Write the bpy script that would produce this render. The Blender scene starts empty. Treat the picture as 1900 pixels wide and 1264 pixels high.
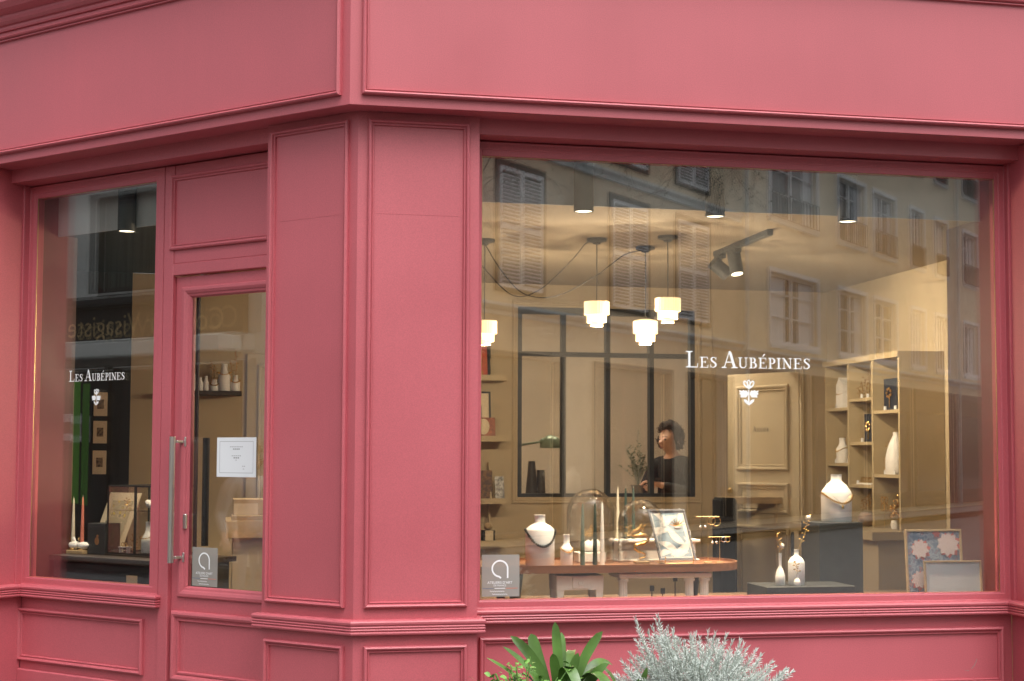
import bpy, bmesh, math, random
from mathutils import Vector, Matrix, Quaternion
random.seed(7)
R = math.radians
sc = bpy.context.scene
COL = sc.collection

# ------------------------------------------------------------------ camera
cam_d = bpy.data.cameras.new('camera')
cam = bpy.data.objects.new('camera', cam_d)
COL.objects.link(cam)
cam_d.lens = 2681.92 / 1900 * 36
cam_d.sensor_width = 36
cam_d.shift_y = 56.67 / 1900
cam_d.clip_end = 500
yaw, pit, rol = R(78.6125), R(3.4142), R(0.2257)
fw = Vector((math.cos(yaw) * math.cos(pit), math.sin(yaw) * math.cos(pit), math.sin(pit)))
rt = Vector((math.sin(yaw), -math.cos(yaw), 0))
up = rt.cross(fw)
r2 = rt * math.cos(rol) + up * math.sin(rol)
u2 = -rt * math.sin(rol) + up * math.cos(rol)
M3 = Matrix((r2, u2, -fw)).transposed()
cam.matrix_world = Matrix.Translation((-.5864, -6.9, 1.6)) @ M3.to_4x4()
sc.camera = cam

# ------------------------------------------------------------------ world, sun, exposure (overcast day)
SUN_AZ, SUN_EL = 286, 62            # where the light comes from: azimuth from +X, elevation
w = bpy.data.worlds.new('World'); sc.world = w; w.use_nodes = True
nt = w.node_tree; nt.nodes.clear()
sky = nt.nodes.new('ShaderNodeTexSky'); sky.sky_type = 'NISHITA'; sky.sun_disc = False
sky.sun_elevation = R(SUN_EL); sky.sun_rotation = R(90 - SUN_AZ)
sky.air_density = 1.0; sky.dust_density = 6.0; sky.ozone_density = 1.0; sky.altitude = 50
bg = nt.nodes.new('ShaderNodeBackground'); bg.inputs['Strength'].default_value = 0.15
hs = nt.nodes.new('ShaderNodeHueSaturation'); hs.inputs['Saturation'].default_value = 0.22   # grey, clouded-over sky
out = nt.nodes.new('ShaderNodeOutputWorld')
nt.links.new(sky.outputs[0], hs.inputs['Color']); nt.links.new(hs.outputs[0], bg.inputs[0]); nt.links.new(bg.outputs[0], out.inputs[0])
sun_d = bpy.data.lights.new('sun', 'SUN'); sun_d.energy = 0.9; sun_d.angle = R(85); sun_d.color = (1, .97, .93)
sun = bpy.data.objects.new('sun', sun_d); COL.objects.link(sun)
sdir = Vector((math.cos(R(SUN_AZ)) * math.cos(R(SUN_EL)), math.sin(R(SUN_AZ)) * math.cos(R(SUN_EL)), math.sin(R(SUN_EL))))
sun.rotation_euler = sdir.to_track_quat('Z', 'Y').to_euler(); sun.location = sdir * 30
vs = sc.view_settings
vs.view_transform = 'Standard'; vs.look = 'None'; vs.gamma = 1; vs.use_curve_mapping = False; vs.exposure = 0.79
sc.render.engine = 'CYCLES'
cy = sc.cycles
cy.use_denoising = True
try: cy.denoiser = 'OPENIMAGEDENOISE'
except Exception: pass
cy.caustics_reflective = False; cy.caustics_refractive = False
cy.max_bounces = 9; cy.diffuse_bounces = 5; cy.glossy_bounces = 4; cy.transmission_bounces = 8; cy.transparent_max_bounces = 24
cy.sample_clamp_indirect = 6

# ------------------------------------------------------------------ materials
MAT = {}
def mat(name, col, rough=.5, metal=0, spec=.5, var=.0, vscale=8, bump=0, bscale=60, emit=None, estr=0, stretch=None, coat=0, trans=0, sss=0):
    if name in MAT: return MAT[name]
    m = bpy.data.materials.new(name); m.use_nodes = True
    n = m.node_tree; b = n.nodes['Principled BSDF']
    b.inputs['Base Color'].default_value = (*col, 1)
    b.inputs['Roughness'].default_value = rough; b.inputs['Metallic'].default_value = metal
    b.inputs['Specular IOR Level'].default_value = spec
    b.inputs['Coat Weight'].default_value = coat
    if trans: b.inputs['Transmission Weight'].default_value = trans
    if sss:
        b.inputs['Subsurface Weight'].default_value = sss; b.inputs['Subsurface Radius'].default_value = (.02, .01, .006)
    if emit:
        b.inputs['Emission Color'].default_value = (*emit, 1); b.inputs['Emission Strength'].default_value = estr
    if var or bump:
        tc = n.nodes.new('ShaderNodeTexCoord'); mp = n.nodes.new('ShaderNodeMapping')
        n.links.new(tc.outputs['Object'], mp.inputs[0])
        if stretch: mp.inputs['Scale'].default_value = stretch
    if var:
        t = n.nodes.new('ShaderNodeTexNoise'); t.inputs['Scale'].default_value = vscale; t.inputs['Detail'].default_value = 5
        n.links.new(mp.outputs[0], t.inputs['Vector'])
        cr = n.nodes.new('ShaderNodeValToRGB')
        cr.color_ramp.elements[0].position = .3; cr.color_ramp.elements[1].position = .7
        cr.color_ramp.elements[0].color = (*[max(0, c * (1 - var)) for c in col], 1)
        cr.color_ramp.elements[1].color = (*[min(1, c * (1 + var)) for c in col], 1)
        n.links.new(t.outputs[0], cr.inputs[0]); n.links.new(cr.outputs[0], b.inputs['Base Color'])
    if bump:
        t2 = n.nodes.new('ShaderNodeTexNoise'); t2.inputs['Scale'].default_value = bscale; t2.inputs['Detail'].default_value = 4
        n.links.new(mp.outputs[0], t2.inputs['Vector'])
        bp = n.nodes.new('ShaderNodeBump'); bp.inputs['Strength'].default_value = bump; bp.inputs['Distance'].default_value = .002
        n.links.new(t2.outputs[0], bp.inputs['Height']); n.links.new(bp.outputs[0], b.inputs['Normal'])
    MAT[name] = m; return m

def glass_mat(name, tint=(1, 1, 1), f0=.045, rough=0.0, ex=5):
    m = bpy.data.materials.new(name); m.use_nodes = True; n = m.node_tree; n.nodes.clear()
    o = n.nodes.new('ShaderNodeOutputMaterial'); mx = n.nodes.new('ShaderNodeMixShader')
    tr = n.nodes.new('ShaderNodeBsdfTransparent'); tr.inputs[0].default_value = (*tint, 1)
    gl = n.nodes.new('ShaderNodeBsdfGlossy'); gl.inputs['Roughness'].default_value = rough
    lw = n.nodes.new('ShaderNodeLayerWeight'); lw.inputs['Blend'].default_value = .5
    pw = n.nodes.new('ShaderNodeMath'); pw.operation = 'POWER'; pw.inputs[1].default_value = ex
    ml = n.nodes.new('ShaderNodeMath'); ml.operation = 'MULTIPLY_ADD'; ml.inputs[1].default_value = 1 - f0; ml.inputs[2].default_value = f0
    n.links.new(lw.outputs['Facing'], pw.inputs[0]); n.links.new(pw.outputs[0], ml.inputs[0]); n.links.new(ml.outputs[0], mx.inputs[0])
    n.links.new(tr.outputs[0], mx.inputs[1]); n.links.new(gl.outputs[0], mx.inputs[2]); n.links.new(mx.outputs[0], o.inputs[0])
    MAT[name] = m; return m

def print_mat(name, cols, scale=9, kind='VORONOI', rough=.6, dist=.6):
    """flat printed pattern of coloured patches"""
    m = bpy.data.materials.new(name); m.use_nodes = True; n = m.node_tree; b = n.nodes['Principled BSDF']; b.inputs['Roughness'].default_value = rough
    tc = n.nodes.new('ShaderNodeTexCoord')
    nz = n.nodes.new('ShaderNodeTexNoise'); nz.inputs['Scale'].default_value = scale; nz.inputs['Detail'].default_value = 3
    n.links.new(tc.outputs['Object'], nz.inputs['Vector'])
    src = nz.outputs['Fac']
    if kind == 'VORONOI':
        mixv = n.nodes.new('ShaderNodeMix'); mixv.data_type = 'VECTOR'; mixv.inputs[0].default_value = dist * .1
        n.links.new(tc.outputs['Object'], mixv.inputs[4]); n.links.new(nz.outputs['Color'], mixv.inputs[5])
        v = n.nodes.new('ShaderNodeTexVoronoi'); v.inputs['Scale'].default_value = scale * 1.6
        n.links.new(mixv.outputs[1], v.inputs['Vector']); src = v.outputs['Distance']
    elif kind == 'WAVE':
        v = n.nodes.new('ShaderNodeTexWave'); v.inputs['Scale'].default_value = scale; v.inputs['Distortion'].default_value = 9; v.inputs['Detail'].default_value = 1
        v.inputs['Detail Scale'].default_value = .8
        n.links.new(tc.outputs['Object'], v.inputs['Vector']); src = v.outputs['Fac']
    cr = n.nodes.new('ShaderNodeValToRGB'); cr.color_ramp.interpolation = 'CONSTANT' if kind != 'NOISE' else 'LINEAR'
    els = cr.color_ramp.elements
    for i, (p, c) in enumerate(cols):
        e = els[i] if i < 2 else els.new(p)
        e.position = p; e.color = (*c, 1)
    n.links.new(src, cr.inputs[0]); n.links.new(cr.outputs[0], b.inputs['Base Color'])
    MAT[name] = m; return m

def paint_mat(name, col, rough=.42):
    """satin shop-front paint: faint roller texture, slight mottling, a little dust"""
    m = bpy.data.materials.new(name); m.use_nodes = True; n = m.node_tree; b = n.nodes['Principled BSDF']
    b.inputs['Roughness'].default_value = rough; b.inputs['Specular IOR Level'].default_value = .8
    tc = n.nodes.new('ShaderNodeTexCoord')
    a = n.nodes.new('ShaderNodeTexNoise'); a.inputs['Scale'].default_value = 1.3; a.inputs['Detail'].default_value = 6
    f = n.nodes.new('ShaderNodeTexNoise'); f.inputs['Scale'].default_value = 190; f.inputs['Detail'].default_value = 2
    mp = n.nodes.new('ShaderNodeMapping'); mp.inputs['Scale'].default_value = (9, 9, .7)
    s = n.nodes.new('ShaderNodeTexNoise'); s.inputs['Scale'].default_value = 2.2; s.inputs['Detail'].default_value = 4
    for t in (a, f): n.links.new(tc.outputs['Object'], t.inputs['Vector'])
    n.links.new(tc.outputs['Object'], mp.inputs[0]); n.links.new(mp.outputs[0], s.inputs['Vector'])
    def ramp(src, lo, hi, p0=.3, p1=.7):
        r = n.nodes.new('ShaderNodeMapRange'); r.inputs[1].default_value = p0; r.inputs[2].default_value = p1; r.inputs[3].default_value = lo; r.inputs[4].default_value = hi
        n.links.new(src, r.inputs[0]); return r.outputs[0]
    v1 = ramp(a.outputs[0], .93, 1.06); v2 = ramp(f.outputs[0], .90, 1.10); v3 = ramp(s.outputs[0], .988, 1.01)
    m1 = n.nodes.new('ShaderNodeMath'); m1.operation = 'MULTIPLY'; m2 = n.nodes.new('ShaderNodeMath'); m2.operation = 'MULTIPLY'
    n.links.new(v1, m1.inputs[0]); n.links.new(v2, m1.inputs[1]); n.links.new(m1.outputs[0], m2.inputs[0]); n.links.new(v3, m2.inputs[1])
    vm = n.nodes.new('ShaderNodeVectorMath'); vm.operation = 'SCALE'; vm.inputs[0].default_value = col
    n.links.new(m2.outputs[0], vm.inputs['Scale'])
    c1 = n.nodes.new('ShaderNodeTexNoise'); c1.inputs['Scale'].default_value = 14; c1.inputs['Detail'].default_value = 9; c1.inputs['Roughness'].default_value = .7   # small knocks and scuffs
    n.links.new(tc.outputs['Object'], c1.inputs['Vector']); mk = ramp(c1.outputs[0], 0, .38, .715, .74)
    mx = n.nodes.new('ShaderNodeMix'); mx.data_type = 'RGBA'; mx.inputs[7].default_value = (col[0] * .55, col[1] * .6, col[2] * .6, 1)
    n.links.new(mk, mx.inputs[0]); n.links.new(vm.outputs[0], mx.inputs[6]); n.links.new(mx.outputs[2], b.inputs['Base Color'])
    n.links.new(ramp(a.outputs[0], rough - .06, rough + .08), b.inputs['Roughness'])
    bp = n.nodes.new('ShaderNodeBump'); bp.inputs['Strength'].default_value = .05; bp.inputs['Distance'].default_value = .0015
    n.links.new(f.outputs[0], bp.inputs['Height']); n.links.new(bp.outputs[0], b.inputs['Normal'])
    MAT[name] = m; return m

PAINT = paint_mat('rose_paint', (.485, .096, .120), .5)
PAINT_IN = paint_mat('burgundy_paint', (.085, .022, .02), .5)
GLASS = glass_mat('window_glass', (.98, .985, .98), .125)
GLASS_L = glass_mat('door_glass', (.98, .985, .98), .085)
DOMEG = glass_mat('clear_glass', (.985, .985, .98), .05, 0, 2.6)
INGLASS = glass_mat('inner_glass', (.97, .97, .96), .06)
STICK = glass_mat('dusty_film', (.8, .8, .8), .05)
mat('tan_wall', (.52, .42, .27), .75, var=.06, vscale=3, bump=.15, bscale=90)
mat('beige_wall', (.56, .46, .35), .8, var=.05, vscale=2)
mat('black_wall', (.012, .012, .012), .6)
mat('charcoal', (.03, .032, .033), .55, var=.15, vscale=20)
mat('black_metal', (.02, .02, .021), .45, spec=.4)
mat('steel_frame', (.018, .017, .016), .5)
mat('plaster', (.86, .84, .81), .7, var=.05, vscale=30, bump=.2, bscale=120)
mat('white_glaze', (.88, .87, .85), .5, var=.03, vscale=25)
mat('gold', (.86, .58, .23), .22, metal=1)
mat('brass', (.70, .52, .25), .35, metal=1)
mat('stainless', (.72, .71, .69), .28, metal=1, var=.08, vscale=40, stretch=(1, 1, .02))
mat('walnut', (.24, .105, .05), .4, var=.35, vscale=14, stretch=(.15, 1.5, 1.5))
mat('oak', (.50, .36, .20), .5, var=.2, vscale=10, stretch=(.2, 1.5, 1.5))
mat('dark_wood', (.05, .035, .025), .5, var=.3, vscale=10)
mat('kraft', (.50, .37, .21), .7, var=.05)
mat('cream_card', (.80, .68, .48), .7)
mat('paper', (.80, .83, .86), .7)
mat('white_vinyl', (.86, .88, .90), .5)
mat('ink', (.05, .05, .05), .6)
mat('grey_ink', (.42, .43, .45), .6)
mat('navy', (.012, .018, .035), .6)
mat('green_candle', (.075, .11, .09), .45)
mat('dark_green_candle', (.035, .06, .05), .45)
mat('ivory_candle', (.66, .60, .47), .45)
mat('white_candle', (.74, .72, .68), .45)
mat('coral_candle', (.62, .20, .14), .45)
mat('lamp_green', (.16, .20, .135), .35, metal=.3)
mat('cord', (.02, .022, .024), .6)
mat('skin', (.66, .40, .30), .5, sss=.1)
mat('lips', (.40, .13, .11), .5)
mat('hair', (.03, .019, .015), .55, var=.3, vscale=40)
mat('black_knit', (.012, .012, .013), .85, var=.3, vscale=60)
mat('white_shirt', (.42, .42, .43), .8)
mat('jeans', (.10, .14, .22), .85, var=.15, vscale=30)
mat('white_wood', (.86, .83, .78), .55)
mat('black_rubber', (.02, .02, .02), .7)
mat('pearl', (.75, .72, .66), .2, coat=.5)
mat('black_bead', (.02, .024, .022), .35)
mat('silver', (.7, .7, .7), .25, metal=1)
mat('concrete', (.13, .128, .122), .85, var=.12, vscale=3, bump=.3, bscale=40)
mat('asphalt', (.055, .055, .057), .85, var=.2, vscale=40, bump=.4, bscale=120)
mat('stone_kerb', (.32, .31, .29), .8, var=.1, vscale=6)
mat('render_tan', (.76, .61, .42), .85, var=.08, vscale=1.5)
mat('render_cream', (.82, .70, .51), .85, var=.08, vscale=1.5)
mat('stone_grey', (.70, .73, .71), .8, var=.12, vscale=2)
mat('shutter_paint', (.80, .82, .84), .6)
mat('window_white', (.86, .86, .86), .5)
mat('dark_pane', (.05, .055, .06), .12)
mat('curtain', (.80, .81, .82), .8, var=.2, vscale=10, stretch=(8, 8, .3))
mat('salon_black', (.012, .012, .012), .4)
mat('front_leaf', (.1, .22, .04), .4)
mat('dark_curtain', (.09, .105, .09), .8, var=.7, vscale=7, stretch=(6, 6, .1))
mat('awning_white', (.80, .84, .81), .7)
mat('sign_gold', (.55, .40, .20), .5)
mat('sign_green', (.24, .74, .09), .5)
mat('pot', (.16, .15, .14), .7, var=.15)
mat('soil', (.05, .035, .025), .9)
mat('leaf_strap', (.085, .175, .036), .36, var=.45, vscale=9, coat=.15)
mat('leaf_small', (.16, .33, .07), .5, var=.25, vscale=30)
mat('silver_leaf', (.64, .70, .66), .8, var=.15, vscale=60)
mat('stem', (.40, .43, .37), .8)
mat('bark', (.12, .09, .07), .9, var=.3, vscale=20)
mat('twig_leaf', (.10, .12, .05), .7)
mat('felt', (.07, .06, .045), .85)
mat('floor_wood', (.20, .13, .08), .5, var=.25, vscale=6, stretch=(.3, 3, 1))
mat('dark_board', (.50, .50, .47), .8)
mat('ceil_tan', (.36, .29, .20), .85)
mat('shade_glow', (.9, .75, .5), .7, emit=(1, .70, .34), estr=1.35)
mat('shade_glow_hot', (.95, .85, .65), .7, emit=(1, .78, .46), estr=2.1)
mat('lens_glow', (.9, .85, .7), .5, emit=(1, .86, .62), estr=2.5)
mat('fruit', (.55, .30, .08), .5)
print_mat('floral_print', [(0, (.15, .19, .28)), (.42, (.22, .27, .36)), (.5, (.42, .45, .50)), (.56, (.20, .24, .33)), (.64, (.5, .32, .34))], 26, 'NOISE')
mat('print_pink', (.74, .60, .58), .7)
mat('print_coral', (.70, .22, .20), .7)
mat('print_blue', (.27, .35, .42), .7)
mat('print_white', (.72, .68, .65), .7)
print_mat('yellow_print', [(0, (.72, .55, .12)), (.26, (.22, .24, .20)), (.34, (.66, .55, .36)), (.5, (.45, .42, .28))], 15, 'VORONOI', dist=.3)
print_mat('engraving', [(0, (.10, .07, .05)), (.45, (.30, .22, .14)), (.62, (.07, .05, .04))], 60, 'NOISE')
print_mat('ochre_print', [(0, (.45, .18, .04)), (.5, (.55, .10, .06)), (.6, (.50, .24, .07))], 7, 'NOISE')
print_mat('tapestry', [(0, (.06, .04, .03)), (.4, (.25, .14, .07)), (.6, (.10, .06, .05))], 40, 'NOISE')

# ------------------------------------------------------------------ mesh helpers
S2 = math.sqrt(.5)
K = math.sqrt(2) - 1                     # mitre shift of a 135 degree corner
def TR(a, s, z): return Vector((a, s, z))                                   # street front: a along +X, s inwards
def TL(a, s, z): return Vector((-S2 * a + S2 * s, S2 * a + S2 * s, z))      # chamfered corner front
def TI(x, y, z): return Vector((x, y, z))

class MB:
    def __init__(self, T=TI): self.v = []; self.f = []; self.T = T
    def add(self, pts, faces):
        o = len(self.v); self.v += [self.T(*p) for p in pts]; self.f += [tuple(i + o for i in f) for f in faces]; return self
    def box(self, x0, x1, y0, y1, z0, z1):
        return self.add([(x, y, z) for z in (z0, z1) for y in (y0, y1) for x in (x0, x1)],
                        [(0, 2, 3, 1), (4, 5, 7, 6), (0, 1, 5, 4), (2, 6, 7, 3), (0, 4, 6, 2), (1, 3, 7, 5)])
    def lathe(self, c, prof, n=24, sx=1, sy=1):
        pts = []; faces = []
        for (r, z) in prof:
            for k in range(n):
                t = 2 * math.pi * k / n; pts.append((c[0] + r * math.cos(t) * sx, c[1] + r * math.sin(t) * sy, c[2] + z))
        for i in range(len(prof) - 1):
            for k in range(n):
                faces.append((i * n + k, i * n + (k + 1) % n, (i + 1) * n + (k + 1) % n, (i + 1) * n + k))
        if prof[0][0] > 1e-4: faces.append(tuple(range(n))[::-1])
        if prof[-1][0] > 1e-4: faces.append(tuple((len(prof) - 1) * n + k for k in range(n)))
        return self.add(pts, faces)
    def ball(self, c, r, n=12, m=7, sx=1, sy=1, sz=1):
        return self.lathe(c, [(r * math.sin(math.pi * i / m) + (1e-5 if i in (0, m) else 0), -r * sz * math.cos(math.pi * i / m)) for i in range(m + 1)], n, sx, sy)
    def tube(self, pts, rad, n=8, closed=False):
        P = [Vector(p) for p in pts]; rr = rad if isinstance(rad, (list, tuple)) else [rad] * len(P)
        vs = []; N = len(P); prev = None
        for i, p in enumerate(P):
            if closed: t = (P[(i + 1) % N] - P[i - 1])
            else: t = P[min(i + 1, N - 1)] - P[max(i - 1, 0)]
            t.normalize()
            if prev is None:
                a = Vector((0, 0, 1)) if abs(t.z) < .9 else Vector((1, 0, 0))
                x = t.cross(a).normalized()
            else:
                x = (prev - t * prev.dot(t)).normalized()
            prev = x; y = t.cross(x)
            for k in range(n):
                q = p + (x * math.cos(2 * math.pi * k / n) + y * math.sin(2 * math.pi * k / n)) * rr[i]; vs.append(tuple(q))
        fs = []
        for i in range(N if closed else N - 1):
            j = (i + 1) % N
            for k in range(n): fs.append((i * n + k, i * n + (k + 1) % n, j * n + (k + 1) % n, j * n + k))
        if not closed: fs += [tuple(range(n))[::-1], tuple((N - 1) * n + k for k in range(n))]
        return self.add(vs, fs)
    def torus(self, c, r, t, axis='y', n=20, m=6):
        pts = []
        for k in range(n):
            a = 2 * math.pi * k / n; u, v = r * math.cos(a), r * math.sin(a)
            pts.append({'y': (c[0] + u, c[1], c[2] + v), 'x': (c[0], c[1] + u, c[2] + v), 'z': (c[0] + u, c[1] + v, c[2])}[axis])
        return self.tube(pts, t, m, True)
    def sweep(self, prof, stations, cap=True):
        """closed profile [(o, z)...] carried through stations (o, z) -> 3 coords"""
        n = len(prof); vs = []
        for st in stations: vs += [st(o, z) for o, z in prof]
        fs = []
        for i in range(len(stations) - 1):
            for k in range(n): fs.append((i * n + k, i * n + (k + 1) % n, (i + 1) * n + (k + 1) % n, (i + 1) * n + k))
        if cap: fs += [tuple(range(n))[::-1], tuple((len(stations) - 1) * n + k for k in range(n))]
        return self.add(vs, fs)
    def mould(self, a0, a1, z0, z1, s, prof):
        """mitred moulding round a rectangle: prof [(inset, proud)...]"""
        vs = []; fs = []
        for (i, h) in prof: vs += [(a0 + i, s - h, z0 + i), (a1 - i, s - h, z0 + i), (a1 - i, s - h, z1 - i), (a0 + i, s - h, z1 - i)]
        for j in range(len(prof) - 1):
            for k in range(4): fs.append((j * 4 + k, j * 4 + (k + 1) % 4, (j + 1) * 4 + (k + 1) % 4, (j + 1) * 4 + k))
        return self.add(vs, fs)
    def prism(self, poly, y0, y1):
        """polygon in (x, z) given thickness along y"""
        n = len(poly); vs = [(x, y0, z) for x, z in poly] + [(x, y1, z) for x, z in poly]
        return self.add(vs, [tuple(range(n)), tuple(range(n, 2 * n))[::-1]] + [(k, n + k, n + (k + 1) % n, (k + 1) % n) for k in range(n)])
    def prism_z(self, poly, z0, z1):
        n = len(poly); vs = [(x, y, z0) for x, y in poly] + [(x, y, z1) for x, y in poly]
        return self.add(vs, [tuple(range(n))[::-1], tuple(range(n, 2 * n))] + [(k, (k + 1) % n, n + (k + 1) % n, n + k) for k in range(n)])
    def build(self, name, m, parent=None, smooth=False, bevel=0, label=None, cat=None, group=None, kind=None, recalc=True):
        me = bpy.data.meshes.new(name); me.from_pydata([tuple(v) for v in self.v], [], self.f)
        if recalc or bevel:
            bm = bmesh.new(); bm.from_mesh(me)
            if recalc: bmesh.ops.recalc_face_normals(bm, faces=bm.faces)
            if bevel: bmesh.ops.bevel(bm, geom=[e for e in bm.edges if len(e.link_faces) == 2 and e.calc_face_angle(0) > .6], offset=bevel, segments=1, affect='EDGES')
            bm.to_mesh(me); bm.free()
        me.materials.append(MAT[m] if isinstance(m, str) else m)
        if smooth:
            me.polygons.foreach_set('use_smooth', [True] * len(me.polygons))
            me.set_sharp_from_angle(angle=R(40))
        o = bpy.data.objects.new(name, me); COL.objects.link(o)
        if parent: o.parent = parent; o.matrix_parent_inverse = parent_inv(parent)
        return tag(o, label, cat, group, kind)
def parent_inv(p):
    m = Matrix.Identity(4); q = p
    while q:
        m = q.matrix_parent_inverse @ Matrix.LocRotScale(q.location, q.rotation_euler, q.scale) @ m if q.parent else Matrix.LocRotScale(q.location, q.rotation_euler, q.scale) @ m
        q = q.parent
    return m.inverted()
def tag(o, label=None, cat=None, group=None, kind=None):
    if label: o['label'] = label
    if cat: o['category'] = cat
    if group: o['group'] = group
    if kind: o['kind'] = kind
    return o
def thing(name, label, cat, loc=(0, 0, 0), group=None):
    o = bpy.data.objects.new(name, None); o.empty_display_size = .1; o.location = loc; COL.objects.link(o)
    return tag(o, label, cat, group)
def bx(name, m, dims, parent=None, T=TI, **k): return MB(T).box(*dims).build(name, m, parent, **k)

# ------------------------------------------------------------------ the setting
MB().box(-120, 120, -120, 120, -.3, -.16).build('ground', 'asphalt', kind='structure')
# pavement along the shop: wraps round the corner
pav = MB().prism_z([(30, 14), (30, -3.2), (-1.3, -3.2), (-17, 12.5), (-13, 16.5), (-1, 4)], -.155, 0.0)
pav.build('pavement', 'concrete', kind='structure', bevel=.01)
kb = MB(); kb.prism_z([(30, -3.21), (30, -3.4), (-1.38, -3.4), (-17.2, 12.4), (-17.06, 12.54), (-1.3, -3.21)], -.15, .004)
kb.build('kerb', 'stone_kerb', kind='structure')
far = MB().prism_z([(45, -58.3), (60, -70), (-60, 45), (-45, 31.7)], -.155, -.02)
far.build('pavement', 'concrete', kind='structure')

# ------------------------------------------------------------------ the shop front
shop = thing('shop_building', 'corner shop with raspberry pink painted wooden front, chamfered corner door and large display window', 'building')
PROF = [(0, -.003), (0, .010), (.003, .015), (.009, .0175), (.015, .015), (.0195, .007), (.0225, .0065), (.0235, .0095), (.0275, .0095), (.0295, .005), (.031, -.003)]
def mprof(w, h=1.0): return [(i * w / .031, p * h) for i, p in PROF]
FAR = 7.0
def st_right(a): return lambda o, z: TR(a, -o, z)
def st_left(a): return lambda o, z: TL(a, -o, z)
def st_corner(o, z): return TR(-K * o, -o, z)
# fascia board with cornice
fas = MB().sweep([(-.158, 3.296), (-.002, 3.296), (0, 3.298), (0, 4.072), (.012, 4.074), (.016, 4.086), (.016, 4.10), (.030, 4.104), (.045, 4.118), (.052, 4.135), (.052, 4.15), (.07, 4.156), (.10, 4.17), (.125, 4.20), (.13, 4.26), (.13, 4.30), (-.158, 4.33)],
                 [st_left(FAR), st_corner, st_right(FAR)]).build('fascia', PAINT, shop)
fm = MB(TR).mould(.057, FAR - .2, 3.346, 4.045, 0, mprof(.034, 1.7)); fm.build('panel_moulding', PAINT, fas)
fm = MB(TL).mould(.050, FAR - .2, 3.346, 4.045, 0, mprof(.034, 1.7)); fm.build('panel_moulding', PAINT, fas)
hd = MB().sweep([(-.60, 3.217), (-.160, 3.217), (-.158, 3.219), (-.158, 3.44), (-.60, 3.44)], [st_left(FAR), st_corner, st_right(FAR)])
hd.build('header_beam', PAINT, shop)
MB().sweep([(-.45, 4.33), (.02, 4.331), (.02, 7.5), (-.45, 7.5)], [st_left(FAR), st_corner, st_right(FAR)]).build('upper_wall', 'render_cream', shop)
# corner pilaster
SP, SW = .13, .297
RB = [(0, .745), (.028, .742), (.034, .745), (.036, .752), (.034, .758), (.030, .760), (.034, .7625), (.036, .767), (.034, .7715), (.030, .773), (.034, .7755), (.036, .780), (.034, .7845), (.030, .786), (.034, .7885), (.037, .794), (.038, .803), (.034, .810), (.026, .8135), (0, .816)]
pil = MB().sweep([(-.30, -.1), (-SP, -.1), (-SP, 3.2955), (-.30, 3.2955)], [st_left(.652), st_corner, st_right(.660)])
pilo = pil.build('corner_pilaster', PAINT, shop)
for T, a0, a1 in ((TR, .104, .609), (TL, .107, .622)):
    MB(T).mould(a0, a1, .870, 3.2586, SP, mprof(.031, 1.35)).build('panel_moulding', PAINT, pilo)
    MB(T).mould(a0, a1, .30, .687, SP, mprof(.031, 1.35)).build('panel_moulding', PAINT, pilo)
for T, a1 in ((TR, .600), (TL, .615)):       # butt joint in the pilaster boards
    MB(T).box(.145, a1 - .045, SP - .0008, SP + .001, 2.792, 2.7930).build('board_joint', PAINT, pilo)
def ledge_prof(dz=0, d=1): return [(o * d, z + dz) for o, z in RB]
lp = ledge_prof()
MB().sweep(lp, [lambda o, z: TL(.652 + o, .296, z), lambda o, z: TL(.652 + o, SP - o, z), lambda o, z: TR(K * (SP - o), SP - o, z), lambda o, z: TR(.660 + o, SP - o, z), lambda o, z: TR(.660 + o, .296, z)]).build('ledge', PAINT, pilo)
# outer pilasters beyond the windows
AR, AL, SO = 3.628, 2.745, .015
for T, A, nm in ((TR, AR, 'r'), (TL, AL, 'l')):
    p = MB(T).box(A, A + .75, SO, .30, -.1, 3.2955).build('side_pilaster', PAINT, shop, bevel=.003)
    MB(T).mould(A + .06, A + .69, .88, 3.25, SO, mprof(.030)).build('panel_moulding', PAINT, p)
    MB().sweep(ledge_prof(.026, 1.35), [lambda o, z: T(A - o, .2965 - o - .0, z), lambda o, z: T(A - o, SO - o, z), lambda o, z: T(A + .8, SO - o, z)]).build('ledge', PAINT, p)
    # thin cover strip against the window frame
    MB(T).box(A - .012, A + .002, .245, .2965, .84, 3.217).build('cover_strip', PAINT, p, bevel=.002)
# wall beyond
for T, A in ((TR, AR), (TL, AL)):
    MB(T).box(A + .75, FAR, .10, .32, -.1, 3.2955).build('wall', PAINT, shop)
# risers below the windows
def riser(T, a0, a1, m0, m1, A, end_open):
    r = MB(T).box(a0, a1, .30, .36, -.1, .80).build('stall_riser', PAINT, shop)
    MB(T).mould(m0, m1, .392, .699, .30, mprof(.034, 1.4)).build('panel_moulding', PAINT, r)
    MB(T).box(a0, a1, .275, .2995, -.1, .345).build('plinth', PAINT, r, bevel=.006)
    pr = ledge_prof(.026, 1.35)
    st = [lambda o, z: T(A - o, .2965 - o, z), lambda o, z: T(end_open + (o if T is TL else 0) * -1, .2965 - o, z)]
    if T is TL: st.append(lambda o, z: T(end_open - o, .2955, z))
    MB().sweep(pr, st).build('ledge', PAINT, r)
    return r
riser(TR, .655, AR, .700, 3.572, AR, .655)
riser(TL, 1.575, AL, 1.689, 2.757, AL, 1.60)
rs_ = [o for o in bpy.data.objects if o.name.startswith('stall_riser')][0]
mat('scuff', (.34, .22, .21), .7)
sc_ = MB()
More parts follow.
